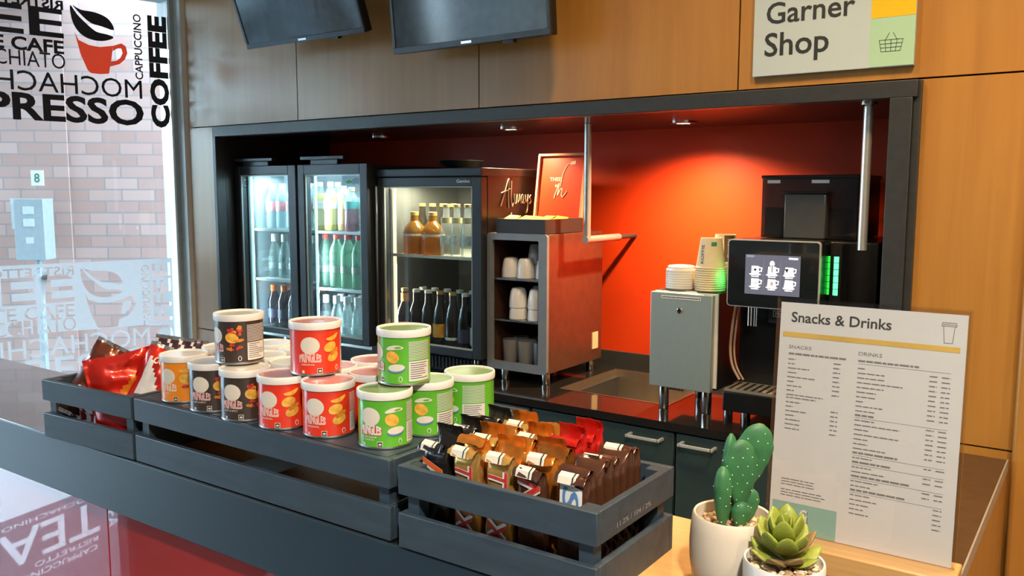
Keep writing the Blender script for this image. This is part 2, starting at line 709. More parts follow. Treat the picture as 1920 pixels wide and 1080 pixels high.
TW = fr(wp(0, 0, -.004), wdir(), (0, 0, 1))     # local x = along the facade, y = up, z = inwards
TW = TW if (TW.to_3x3() @ Vector((0, 0, 1))).x > 0 else TW
mb = MB()
for (s, xr, zb, w, h, mir) in WORDS:
    mb.text(s, TW @ Matrix.Translation((xr - w, zb, 0)), w, h, 0, 0 if 'M' in s else (.018 if s == 'COFFEE' else .03), mir)
for (s, x, z, ln, h) in (('CAPPUCCINO', -.158, 2.010, .264, .032), ('COFFEE', -.053, 1.817, .461, .08)):
    mb.text(s, TW @ Matrix.Translation((x, z, 0)) @ Matrix.Rotation(R(90), 4, 'Z'), ln, h, 0, .05 if h > .05 else .02)
mb.flat(smooth_poly(LEAF1), 0, TW)
mb.flat(smooth_poly(LEAF2), 0, TW)
mb.build('vinyl_lettering', M_ink, win1)
mb = MB()
# cup with an open handle: body and a ring of quads
body = [(-.416, 2.173), (-.403, 2.144), (-.364, 2.128), (-.324, 2.125), (-.272, 2.136), (-.283, 2.075), (-.288, 2.052), (-.294, 2.023), (-.329, 2.018), (-.363, 2.019), (-.375, 2.03), (-.399, 2.093)]
mb.flat(body, 0, TW)
oh = [(-.272, 2.136), (-.24, 2.149), (-.223, 2.139), (-.218, 2.112), (-.229, 2.086), (-.251, 2.065), (-.288, 2.052)]
ih = [(-.275, 2.115), (-.254, 2.128), (-.241, 2.128), (-.237, 2.11), (-.247, 2.09), (-.262, 2.078), (-.283, 2.073)]
mb.add([(x, y, 0) for x, y in oh + ih], [[i, i + 1, i + 8, i + 7] for i in range(6)], 0, TW)
cv = mb.build('vinyl_cup', M_redvinyl, win1)
cv['label'] = 'red vinyl coffee cup'
DZ, DS = -1.035, -.014
fw = []
for (s, xr, zb, w, h, mir) in WORDS:
    if zb + DZ > .75:
        fw.append((s, word_place(xr, zb, w, h, mir, DS, DZ)))
fw.append(('CAPPUCCINO', lambda u, v: (-.158 + DS - v * .032, 2.010 + DZ + u * .264)))
fw.append(('COFFEE', lambda u, v: (-.066 + DS - v * .078, 1.817 + DZ + u * .461)))
fcup = [smooth_poly(LEAF1), smooth_poly(LEAF2), CUP, [(x, y) for x, y in HOLE]]
curve_fill('frosted_film', fcup, TW, M_frost, win1, fw, DZ, DS, [(-1.51, .35), (-.074, .35), (-.074, 1.262), (-1.51, 1.268)])

# window_2: the rest of the facade, standing further out, with the same frosted band
OFF2 = 1.6
mb = MB()
for s in (-1.55, -2.95, -4.42):
    facade_box(mb, s - .03, s + .03, 0, 2.86, OFF2 - .03, OFF2 + .06)
facade_box(mb, -4.42, -1.55, 2.74, 2.86, OFF2 - .03, OFF2 + .06)
facade_box(mb, -4.42, -1.55, 0, .1, OFF2 - .03, OFF2 + .06)
win2 = tag(mb.build('window_2', M_alu), kind='structure')
mb = MB()
facade_box(mb, -4.42, -1.55, .08, 2.76, OFF2 + .004, OFF2 + .01)
mb.build('glass_pane', M_glass, win2)
mb = MB()
for o_ in (.06, OFF2 * .5, OFF2 - .03):
    facade_box(mb, -1.58, -1.52, 0, 2.86, o_, o_ + .06)
facade_box(mb, -1.58, -1.52, 2.76, 2.86, .12, OFF2 - .03)
facade_box(mb, -1.58, -1.52, 0, .1, .12, OFF2 - .03)
win4 = tag(mb.build('window_4', M_alu), kind='structure')
mb = MB()
facade_box(mb, -1.553, -1.547, .08, 2.78, .1, OFF2)
mb.build('glass_pane', M_glass, win4)
mb = MB()
facade_box(mb, -8.6, -4.45, 0, 1.9, OFF2 - .03, OFF2 + .08)
facade_box(mb, -5.22, -4.45, 1.9, 2.86, OFF2 - .03, OFF2 + .08)
tag(mb.build('wall_left', pm('plaster', (.5, .46, .40), .8)), kind='structure')
mb = MB()
for s in (-5.25, -8.57):
    facade_box(mb, s - .03, s + .03, 1.9, 2.86, OFF2 - .03, OFF2 + .06)
facade_box(mb, -8.6, -5.22, 2.76, 2.86, OFF2 - .03, OFF2 + .06)
win3 = tag(mb.build('window_3', M_alu), kind='structure')
mb = MB()
facade_box(mb, -8.6, -5.22, 1.9, 2.78, OFF2 + .004, OFF2 + .01)
mb.build('glass_pane', M_glass, win3)
TW2 = fr(wp(0, 0, OFF2 - .004), wdir(), (0, 0, 1))
M_film2 = glass('grey_film', (.42, .42, .46), 1.45, .2, body=(.4, .42, .46), bodyfac=.35)


def wp2(xl, zb, w, h):
    return lambda u, v: (xl + u * w, zb + v * h)


fw2 = [('TEA', wp2(-4.18, .62, .76, .225)), ('CAPPUCCINO', wp2(-4.15, .93, .6, .04)), ('RISTRETTO', wp2(-4.16, .872, .5, .035)), ('MOCHACHINO', wp2(-4.15, .565, .7, .03)),
       ('TEA', lambda u, v: (-4.24 - v * .1, .66 + u * .2)), ('LATTE', wp2(-3.3, .62, .7, .16)), ('CAFE', wp2(-3.1, .85, .8, .2))]
curve_fill('frosted_film', [], TW2, M_film2, win2, fw2, 0, 0, [(-4.39, .52), (-1.6, .52), (-1.6, 1.262), (-4.39, 1.262)])

# ------------------------------------------------------------------ outside
mb = MB()
mb.box(-14, 6, -12, 9, -.16, -.12)
tag(mb.build('ground', pm('street_paving', (.38, .40, .42), .7, var=.2, scale=4)), kind='structure')
mb = MB()
mb.box(-9.4, -9.0, -5.95, -4.4, -.12, 4.2)
mb.box(-9.4, -9.0, -14, -6.9, -.12, 5)
tag(mb.build('reflection_buildings', pm('grey_render', (.24, .26, .28), .8, var=.3, scale=2)), kind='structure')  # unseen building blocks, added and gapped to shape the television's reflections
# brick wall of the neighbouring building, seen through window_1
Mb = brick_mat('brick', (.46, .29, .245), (.57, .40, .355), (.34, .28, .27))
AB = R(52)
BD = Vector((math.sin(AB), math.cos(AB), 0))        # along the wall (away)
BN = Vector((math.cos(AB), -math.sin(AB), 0))       # towards the viewer
BP = Vector((-5.86, 2.98, 0))


def brick_obj(name, s0, s1, n0, n1, z0, z1, mat=Mb):
    m_ = MB()
    m_.box(n0, n1, s0, s1, z0, z1)
    o = m_.build(name, mat)
    o.matrix_world = Matrix(((BN.x, BD.x, 0, BP.x), (BN.y, BD.y, 0, BP.y), (0, 0, 1, 0), (0, 0, 0, 1)))
    return o


bw = brick_obj('brick_wall', .1, 4.2, -.3, 0, -.12, 3.1)
tag(bw, 'pale red brick wall of the neighbouring building outside the window', 'wall')
m_ = MB()
m_.box(-.3, .012, -2.2, .1, -.12, 3.1)
o = m_.build('brick_pier', Mb, bw)
o['label'] = 'projecting brick pier'
# utility box with a pole and a house number plate on the pier
ub = thing('utility_box', 'grey metal utility box mounted on the brick pier outside', 'utility box', (BP + BN * .1 - BD * .12) + Vector((0, 0, 1.1)))


def bbox(mb, s0, s1, n0, n1, z0, z1, mi=0):
    v = [tuple(BP + BD * s + BN * n + Vector((0, 0, z))) for s in (s0, s1) for n in (n0, n1) for z in (z0, z1)]
    mb.add(v, [(0, 1, 3, 2), (4, 6, 7, 5), (0, 4, 5, 1), (2, 3, 7, 6), (0, 2, 6, 4), (1, 5, 7, 3)], mi)


mb = MB()
bbox(mb, -.16, .03, .10, .24, 1.10, 1.50)
mb.build('housing', pm('grey_enamel', (.34, .40, .42), .4), ub, bevel=.004)
mb = MB()
for k in range(2):
    bbox(mb, -.10, -.03, .24, .243, 1.40 - k * .08, 1.45 - k * .08)
bbox(mb, -.09, -.04, .24, .242, 1.21, 1.25)
mb.build('vent_cover', pm('pale_enamel', (.6, .68, .68), .4), ub)
mb = MB()
bbox(mb, -.22, -.16, .10, .15, 1.30, 1.50)
mb.build('side_cover', pm('pale_enamel', (.6, .68, .68), .4), ub)
mb = MB()
p0 = BP + BD * -.05 + BN * .17
mb.tube([p0 + Vector((0, 0, -.12)), p0 + Vector((0, 0, 1.12))], .025)
mb.build('pole', pm('grey_enamel', (.34, .40, .42), .4), ub)
np_ = thing('number_plate', 'small white plate with figure 8 on the brick pier', 'sign', (BP + BN * .1 - BD * .06) + Vector((0, 0, 1.59)))
mb = MB()
bbox(mb, -.10, -.02, .10, .108, 1.585, 1.685)
mb.build('plate', M_white, np_)
mb = MB()
T8 = fr(BP + BD * -.078 + BN * .11 + Vector((0, 0, 1.605)), BD, (0, 0, 1))
mb.text('8', T8, .034, .06, 0, .01)
mb.build('digit', pm('green_ink', (.05, .2, .12), .5), np_)

# ------------------------------------------------------------------ TV screens
M_screen = pm('dark_screen_glass', (.050, .068, .078), .10, ior=1.6, var=.2)


def tv(label, xc, w, yb, zb, tilt, rz):
    h = w * .575
    t = thing('television', label, 'television', (xc, yb, zb))
    mb = MB()
    mb.box(-w / 2, w / 2, 0, .035, 0, h)
    a = mb.build('housing', M_black, t, bevel=.004)
    mb = MB()
    b = .011
    mb.box(-w / 2, w / 2, -.004, .004, 0, b * 1.6)
    mb.box(-w / 2, w / 2, -.004, .004, h - b, h)
    mb.box(-w / 2, -w / 2 + b, -.004, .004, b * 1.6, h - b)
    mb.box(w / 2 - b, w / 2, -.004, .004, b * 1.6, h - b)
    f = mb.build('bezel', pm('grey_bezel', (.06, .07, .08), .3, metal=.4), t, bevel=.001)
    mb = MB()
    mb.box(-w / 2 + b, w / 2 - b, -.001, .001, b * 1.6, h - b)
    s = mb.build('screen', M_screen, t)
    mb = MB()
    mb.box(-.02, .02, -.0055, -.004, .005, .012)
    l = mb.build('logo', M_chrome, t)
    mb = MB()
    mb.box(w * .22, w * .28, .0, .02, -.008, 0)
    e = mb.build('sensor', M_black, t)
    mb = MB()
    L = YW - yb
    ct, st = math.cos(tilt), math.sin(tilt)
    mb.box(-.1, .1, .035, .055, h * .35, h * .7)
    zc = h * .5
    # arm back to the wall, in the tv's own frame
    back = Vector((0, ct * L - st * -.02, 0))
    yy = (YW - yb + math.sin(tilt) * zc) / max(.3, math.cos(tilt))
    mb.box(-.03, .03, .05, yy - .02, zc - .03, zc + .03)
    k = mb.build('wall_bracket', M_black, t)
    for q in (a, f, s, l, e, k):
        for v in q.data.vertices:
            v.co += Vector((xc, yb, zb))
    t.rotation_euler = (tilt, 0, rz)
    return t


tv_a = tv('wall mounted television tilted steeply down, left of the pair', -2.37, .605, 2.1, 2.073, R(20), 0)
tv_b = tv('wall mounted television beside the shop sign, nearly upright, right of the pair', -1.642, .61, 2.1, 1.992, R(5.5), R(-1))

# ------------------------------------------------------------------ shop sign
t = thing('shop_sign', 'white square sign reading Garner Shop above the niche', 'sign', (-.60, 2.215, 1.846))
mb = MB()
mb.box(-.794, -.408, 2.214, 2.2285, 1.846, 2.125)
mb.build('panel', pm('white_sign_board', (.52, .62, .68), .12, coat=.5, var=.01), t, bevel=.0015)
SF = lambda x, z, d=.0006: fr((x, 2.214 - d, z), (1, 0, 0), (0, 0, 1))
mb = MB()
mb.rect(0, 0, .0985, .113, 0, SF(-.5075, 1.848))
mb.build('mint_square', pm('mint_paint', (.43, .68, .50), .15, coat=.5, var=.01), t)
mb = MB()
mb.rect(0, 0, .0985, .160, 0, SF(-.5075, 1.9615))
mb.build('yellow_square', pm('yellow_paint', (.82, .56, .02), .15, coat=.5, var=.01), t)
mb = MB()
mb.text('Garner', SF(-.7615, 1.976), .216, None, 0, .012)
mb.text('Shop', SF(-.764, 1.896), .160, None, 0, .012)
mb.build('lettering', pm('sign_ink', (.03, .035, .04), .4), t)
mb = MB()
bz, bx = 1.882, -.4605
wi = .0011


def stroke(mb, pts, w, T, mi=0):
    for a, b in zip(pts, pts[1:]):
        a, b = Vector((*a, 0)), Vector((*b, 0))
        d = (b - a).normalized() * w
        n = Vector((-d.y, d.x, 0))
        mb.add([a - d + n * -1, b + d - n, b + d + n, a - d + n], [(0, 1, 2, 3)], mi, T)


Tk = SF(bx, bz, .0012)
for k in range(4):
    z = .027 * k / 3
    wd = .021 + .0055 * k / 3
    stroke(mb, [(-wd, z), (wd, z)], wi / 2, Tk)
for k in range(5):
    q = -1 + k * .5
    stroke(mb, [(q * .021, 0), (q * .0265, .027)], wi / 2, Tk)
stroke(mb, [(-.013, .027), (-.004, .043)], wi / 2, Tk)
stroke(mb, [(.013, .027), (.004, .043)], wi / 2, Tk)
mb.build('basket_symbol', MATS['sign_ink'], t)

# ------------------------------------------------------------------ back counter, cabinets, sink
mb = MB()
SX0, SX1, SY0, SY1 = -1.475, -1.078, 2.372, 2.765
CZ = .90
mb.box(-3.034, SX0, 2.195, 2.829, CZ - .024, CZ)
mb.box(SX1, -.458, 2.195, 2.829, CZ - .024, CZ)
mb.box(SX0, SX1, 2.195, SY0, CZ - .024, CZ)
mb.box(SX0, SX1, SY1, 2.829, CZ - .024, CZ)
M_bc = pm('black_stone_worktop', (.016, .015, .015), .10, coat=.6, var=.3, scale=200)
tag(mb.build('back_worktop', M_bc), 'glossy black back worktop running through the niche', 'worktop')
t = thing('sink', 'square steel sink let into the black back worktop', 'sink', (-1.28, 2.57, CZ))
mb = MB()
e = .006
zb_ = CZ - .14
mb.add([(SX0, SY0, CZ + .001), (SX1, SY0, CZ + .001), (SX1, SY1, CZ + .001), (SX0, SY1, CZ + .001),
        (SX0 + e, SY0 + e, CZ + .001), (SX1 - e, SY0 + e, CZ + .001), (SX1 - e, SY1 - e, CZ + .001), (SX0 + e, SY1 - e, CZ + .001),
        (SX0 + .012, SY0 + .012, zb_), (SX1 - .012, SY0 + .012, zb_), (SX1 - .012, SY1 - .012, zb_), (SX0 + .012, SY1 - .012, zb_)],
       [(0, 1, 5, 4), (1, 2, 6, 5), (2, 3, 7, 6), (3, 0, 4, 7), (4, 5, 9, 8), (5, 6, 10, 9), (6, 7, 11, 10), (7, 4, 8, 11), (8, 9, 10, 11)])
mb.build('basin', pm('sink_steel', (.62, .58, .5), .3, metal=1, var=.05), t)
mb = MB()
for k in range(6):
    mb.box(-1.25 + k * .009, -1.246 + k * .009, SY1 - .016, SY1 - .008, CZ - .045, CZ - .03)
mb.build('overflow_slots', M_black, t)


def cabinet(x0, x1, label, hx=None, drawer=False):
    t = thing('base_cabinet', label, 'cabinet', ((x0 + x1) / 2, 2.5, 0))
    mb = MB()
    mb.box(x0, x0 + .016, 2.228, 2.82, .1, .874)
    mb.box(x1 - .016, x1, 2.228, 2.82, .1, .874)
    mb.box(x0 + .016, x1 - .016, 2.80, 2.82, .1, .874)
    mb.box(x0 + .016, x1 - .016, 2.228, 2.80, .1, .118)
    mb.box(x0, x1, 2.28, 2.30, 0, .1)
    mb.build('carcass', M_dark, t)
    if drawer:
        mb = MB()
        mb.box(x0 + .003, x1 - .003, 2.204, 2.226, .80, .868)
        d = mb.build('drawer', M_teal, t, bevel=.0015)
    mb = MB()
    mb.box(x0 + .003, x1 - .003, 2.206, 2.226, .11, .796 if drawer else .868)
    d = mb.build('door', M_teal, t, bevel=.0015)
    if hx:
        mb = MB()
        mb.box(hx[0], hx[1], 2.172, 2.179, .842, .850)
        for x in hx:
            mb.box(x - .004, x + .004, 2.172, 2.208, .842, .850)
        mb.build('handle', pm('satin_handle', (.72, .72, .70), .35, metal=.5), d, bevel=.001)


cabinet(-3.03, -2.252, 'dark green base cabinet under the double door fridge')
cabinet(-2.248, -1.478, 'dark green base cabinet with drawer, left of the sink', drawer=True)
cabinet(-1.474, -.984, 'wide dark green base cabinet with bar handle under the sink', (-1.120, -1.020))
cabinet(-.980, -.466, 'dark green base cabinet with bar handle behind the cactus', (-.957, -.861))

# side worktop at the right with a bright edge strip and a veneered side panel
t = thing('side_worktop', 'brown side worktop with bright edge strip, behind the menu holder', 'worktop', (-.3, 1.7, 0))
mb = MB()
mb.box(-.42, -.162, 1.24, 2.16, .930, .955)
mb.build('slab', pm('brown_laminate', (.075, .038, .016), .38, var=.15, scale=40), t)
mb = MB()
mb.box(-.162, -.159, 1.24, 2.16, .930, .956)
mb.build('edge_strip', pm('pale_edge', (.45, .42, .38), .35, metal=.3), t)
mb = MB()
mb.box(-.178, -.160, 1.24, 2.16, 0, .9295)
mb.box(-.42, -.402, 1.24, 2.16, 0, .9295)
mb.build('side_panel', M_wall, t)

# ------------------------------------------------------------------ front bar
mb = MB()
BX0, BX1 = -2.9, .35
mb.box(BX0, BX1, .776, 1.072, 1.072, 1.10)
mb.box(BX0, BX1, .7745, .80, .996, 1.0990, 1)
tag(mb.build('bar_worktop', [M_counter, M_fascia], bevel=.002), 'long dark bar worktop with deep grey front edge under the crates', 'worktop')
t = thing('bar_counter', 'glossy red panelled front of the bar below the worktop', 'bar', (-1.2, .9, 0))
mb = MB()
mb.box(BX0, BX1, .815, 1.04, 0, 1.07)
mb.build('carcass', M_black, t)
for a, b in ((-2.9, -2.66), (-2.66, -1.4528), (-1.4528, -.25), (-.25, .35)):
    mb = MB()
    mb.box(a + .0015, b - .0015, .799, .814, .06, .994)
    mb.build('panel', M_redgloss, t, bevel=.001)

# ------------------------------------------------------------------ crates


def crate(label, x, y, w, d, rz=0, base=M_crate, z0=1.10):
    t = thing('slatted_crate', label, 'crate', (x, y, z0))
    H = .109
    th = .009
    for sx in (0, 1):
        for sy in (0, 1):
            mb = MB()
            px = th if sx == 0 else w - th - .018
            py = th if sy == 0 else d - th - .018
            mb.box(px, px + .018, py, py + .018, 0, H - .001)
            q = mb.build('corner_post', M_crate)
            q.parent = t
    for (za, zb2) in ((.002, .047), (.071, H)):
        for (a, b, c, e2) in ((0, w, 0, th), (0, w, d - th, d), (0, th, th, d - th), (w - th, w, th, d - th)):
            mb = MB()
            mb.box(a, b, c, e2, za, zb2)
            q = mb.build('slat', M_crate, bevel=.0012)
            q.parent = t
    mb = MB()
    mb.box(th, w - th, th, d - th, .006, .012)
    q = mb.build('base_board', base)
    q.parent = t
    t.rotation_euler = (0, 0, rz)
    return t


crate('small dark slatted crate full of crisp packets at the left', -1.580, .759, .262, .205, R(3.5))
cm = crate('long dark slatted crate carrying the crisp cans', -1.312, .776, .576, .318, base=M_board)
cs = crate('small dark slatted crate full of chocolate bars at the right', -.7165, .771, .286, .196)
mb = MB()
Tt = fr((.2865, .045, .079), (0, 1, 0), (0, 0, 1))
mb.text('11.2% / 104 / 2%', Tt, .085, .006, 0, .01)
q = mb.build('stamped_print', pm('faded_print', (.25, .25, .26), .6))
q.parent = cs
mb = MB()
Z_R = 1.2085
mb.box(-1.298, -.750, .788, 1.012, Z_R - .012, Z_R)
mb.box(-1.298, -1.288, .79, 1.01, 1.119, Z_R - .012)
mb.box(-.760, -.750, .79, 1.01, 1.119, Z_R - .012)
mb.box(-1.03, -1.02, .99, 1.01, 1.119, Z_R - .012)
tag(mb.build('display_board', M_crate), 'dark display board inside the long crate under the crisp cans', 'board')
mb = MB()
mb.box(-1.115, -1.03, .80, .90, 1.1185, 1.1195)
tag(mb.build('paper_slip', pm('pale_paper', (.55, .66, .68), .5)), 'pale paper slip lying under the display board in the long crate', 'paper')

# ------------------------------------------------------------------ crisp cans
CR = .0363


def wrapf(d):
    return lambda u, v: Vector(((CR + d) * math.cos(-PI / 2 + u / CR), (CR + d) * math.sin(-PI / 2 + u / CR), v))


def w_ell(mb, cu, cv, rx, ry, mi, d, rings=4, n=24, rot=0, squash=None):
    f = wrapf(d)
    v = [f(cu, cv)]
    for i in range(1, rings + 1):
        for k in range(n):
            a = 2 * PI * k / n
            x, y = rx * i / rings * math.cos(a), ry * i / rings * math.sin(a)
            if squash:
                y += squash * (x / rx) ** 2 * ry
            v.append(f(cu + x * math.cos(rot) - y * math.sin(rot), cv + x * math.sin(rot) + y * math.cos(rot)))
    q = [(0, 1 + k, 1 + (k + 1) % n) for k in range(n)]
    for i in range(rings - 1):
        o = 1 + i * n
        q += [(o + k, o + n + k, o + n + (k + 1) % n, o + (k + 1) % n) for k in range(n)]
    mb.add(v, q, mi)


def w_rect(mb, u0, v0, u1, v1, mi, d):
    nx = max(1, int(abs(u1 - u0) / .003))
    f = wrapf(d)
    v = []
    for i in range(nx + 1):
        u = u0 + (u1 - u0) * i / nx
        v += [f(u, v0), f(u, v1)]
    mb.add(v, [(2 * i, 2 * i + 2, 2 * i + 3, 2 * i + 1) for i in range(nx)], mi)


def DEG(a):
    return R(a) * CR


FLAV = {
    'red': dict(col=(.70, .035, .012), word=(.80, .50, .44), lid=(.55, .25, .25), txt='ORIGINAL'),
    'orange': dict(col=(.84, .25, .008), word=(.85, .62, .50), lid=(.70, .66, .62), txt='PAPRIKA'),
    'black': dict(col=(.045, .030, .024), word=(.72, .42, .40), lid=(.66, .64, .60), txt='HOT & SPICY'),
    'green': dict(col=(.10, .40, .025), word=(.80, .70, .66), lid=(.25, .38, .16), txt='SOUR CREAM\n& ONION')}
M_cream = pm('cream_print', (.74, .68, .58), .4, coat=.4)
M_inkb = pm('black_print', (.02, .022, .022), .4, coat=.4)
M_chip = pm('crisp_yellow', (.82, .42, .06), .4, coat=.4, var=.25, scale=120)
M_chip2 = pm('crisp_orange', (.72, .24, .02), .4, coat=.4, var=.3, scale=150)
M_redp = pm('red_print', (.55, .04, .03), .4, coat=.4, var=.3, scale=200)
M_pale = pm('pale_panel_print', (.72, .68, .66), .45, coat=.3)
M_blue = pm('blue_print', (.10, .22, .45), .4)
M_lidw = pm('milky_lid_plastic', (.74, .73, .71), .35, trans=0, var=.03)
M_foilb = pm('can_metal', (.6, .6, .6), .3, metal=1)
CANS = {}


def chip(mb, cu, cv, rx, ry, *a_, **k_):
    w_ell(mb, cu, .041 + (cv - .041) * 1.08, rx * 1.2, ry * 1.2, *a_, **k_)


random.seed(4)


def can_proto(fl):
    F = FLAV[fl]
    t = thing('crisp_can', fl, 'can')
    mb = MB()
    mb.lathe([(0, .0015), (.0345, .0015), (.0352, 0), (.0366, .001), (.0366, .003), (CR, .0036), (CR, .067), (.034, .067)], 48, 0, mis=[7, 7, 7, 7, 7, 0, 7])
    a0 = DEG(-25)
    if fl == 'green':
        f = wrapf(.0004)
        w_rect(mb, a0 - .0165, .0195, a0 + .0165, .031, 4, .0003)
    w_ell(mb, a0, .0445, .0140, .0125, 1, .0005)
    mb.text('PRINGLES', None, .032, .0110, 2, .055, wrap=lambda x, y: wrapf(.0007)(a0 - .0160 + x, .0200 + y + .0035 * (1 - ((x - .0155) / .0155) ** 2) * (1 if y > .004 else 0)))
    for i, ln in enumerate(F['txt'].split('\n')):
        w_ = .0105 + .0012 * len(ln)
        mb.text(ln, None, min(.022, w_), .0026, 1, .01, wrap=lambda x, y, w_=w_, i=i: wrapf(.0006)(a0 - .013 + x, .0158 - i * .0036 + y))
    w_rect(mb, a0 - .012, .0045, a0 - .0085, .0085, 1, .0005)
    u = DEG(-4)
    w_rect(mb, u - .0035, .004, u + .004, .0115, 1, .0005)
    w_rect(mb, u - .0027, .0048, u + .0032, .0107, 3, .0008)
    w_ell(mb, u + .0004, .0076, .0022, .0016, 1, .001, 2, 8)
    c = DEG(27)
    if fl == 'red':
        chip(mb, c + .002, .053, .0095, .0026, 5, .0005, rot=R(18), squash=.9)
        chip(mb, c - .003, .0415, .0085, .0058, 5, .0006, rot=R(20))
        chip(mb, c + .004, .0345, .0075, .0028, 6, .0009, rot=R(30))
        chip(mb, c + .002, .028, .0085, .0056, 5, .0006, rot=R(25))
    elif fl == 'orange':
        chip(mb, c, .053, .0105, .0028, 5, .0005, rot=R(8), squash=.7)
        chip(mb, c - .002, .040, .0095, .0068, 5, .0006, rot=R(-20))
        chip(mb, c - .004, .029, .0045, .0022, 4, .0009)
    elif fl == 'black':
        for k in range(16):
            chip(mb, c + random.uniform(-.009, .011), random.uniform(.046, .057), random.uniform(.001, .0035), random.uniform(.001, .003), 4 if k % 3 else 6, .0004 + k * .00002, 2, 10)
        chip(mb, c - .003, .0415, .0085, .0065, 5, .0009, rot=R(-15))
        chip(mb, c + .008, .038, .006, .002, 6, .001, rot=R(10))
        for k in range(16):
            chip(mb, c + random.uniform(-.009, .011), random.uniform(.024, .032), random.uniform(.001, .003), random.uniform(.001, .002), 4 if k % 2 else 6, .0005 + k * .00002, 2, 10)
    else:
        chip(mb, c, .0525, .0105, .0026, 1, .0005, rot=R(6), squash=-.5)
        chip(mb, c + .005, .0525, .004, .001, 0, .0008, rot=R(6))
        chip(mb, c - .003, .040, .0080, .0068, 5, .0006, rot=R(-25))
        chip(mb, c + .0025, .0255, .0105, .0052, 8, .0007, rot=R(5))
        chip(mb, c + .0025, .0268, .0098, .0042, 1, .0009, rot=R(5))
    u = DEG(40)
    w_ell(mb, u, .010, .0028, .004, 1, .0005, 2, 14)
    w_ell(mb, u, .010, .0018, .003, 0, .0008, 2, 14)
    p0, p1 = DEG(58), DEG(112)
    w_rect(mb, p0, .0065, p1, .034, 9, .0005)
    for k in range(8):
        w_rect(mb, p0 + .002, .031 - k * .003, p0 + .002 + random.uniform(.012, .030), .0318 - k * .003, 3, .0007)
    for k in range(12):
        w_rect(mb, p0, .0358 + k * .0022, p1, .0368 + k * .0022, 9, .0005)
    mats = [pm('can_' + fl, F['col'], .3, coat=.6, var=.03), M_cream, pm('word_' + fl, F['word'], .4), M_inkb, M_redp, M_chip, M_chip2, M_foilb, M_blue, M_pale]
    mb.build('body', mats, t)
    mb = MB()
    mb.lathe([(.0366, .0668), (.0378, .0668), (.0381, .069), (.0381, .0755), (.0374, .077), (.0356, .077), (.0350, .0752), (0, .0752)], 48, 0, mis=[0, 0, 0, 0, 0, 0, 1])
    w = MB()
    mb.build('lid', [M_lidw, pm('lid_tint_' + fl, F['lid'], .18, coat=.4, var=.08)], t)
    CANS[fl] = Proto(t)


for k in FLAV:
    can_proto(k)


def put_can(fl, x, y, lvl, extra, label):
    a = math.atan2(-y, -x)
    CANS[fl].place((x, y, Z_R + .0003 + lvl * .0773), a + PI / 2 + R(extra), label, 'small crisp cans in the long crate')


put_can('orange', -1.240, .825, 0, -20, 'orange crisp can at the left front of the long crate')
put_can('black', -1.150, .816, 0, -8, 'black crisp can standing right beside the orange front can')
put_can('black', -1.066, .812, 0, -8, 'black crisp can standing left of the front red cans')
put_can('red', -.983, .816, 0, -12, 'red crisp can in front row, next to the black cans')
put_can('red', -.898, .825, 0, -7, 'red crisp can in front row, next to the green cans')
put_can('green', -.797, .834, 0, -8, 'green crisp can at the front right corner of the long crate')
put_can('green', -.788, .912, 0, -37, 'green crisp can second from the front at the right end')
put_can('green', -.772, .9895, 0, -75, 'green crisp can rearmost at the right end, showing its white panel')
put_can('black', -1.108, .836, 1, -40, 'black crisp can stacked on top of the two black ones')
put_can('red', -.950, .850, 1, 12, 'red crisp can stacked on top of the two front red ones')
put_can('green', -.801, .878, 1, -48, 'green crisp can stacked on top of the two front green ones')
put_can('orange', -1.243, .907, 0, 30, 'orange crisp can directly behind the orange front can')
put_can('orange', -1.205, .972, 0, 60, 'orange crisp can in back row, left of the other')
put_can('orange', -1.122, .972, 0, 20, 'orange crisp can in back row behind the black cans')
put_can('black', -1.125, .893, 0, 50, 'black crisp can in second row, below the stacked black can')
put_can('black', -1.045, .889, 0, -10, 'black crisp can in second row, behind the stacked black can')
put_can('red', -.966, .897, 0, 10, 'red crisp can in second row, under the stacked red can')
put_can('red', -.885, .904, 0, 40, 'red crisp can in second row, left of the stacked green can')
put_can('red', -.950, .972, 0, 15, 'red crisp can rearmost, seen right of the stacked red can')

# ------------------------------------------------------------------ crisp packets


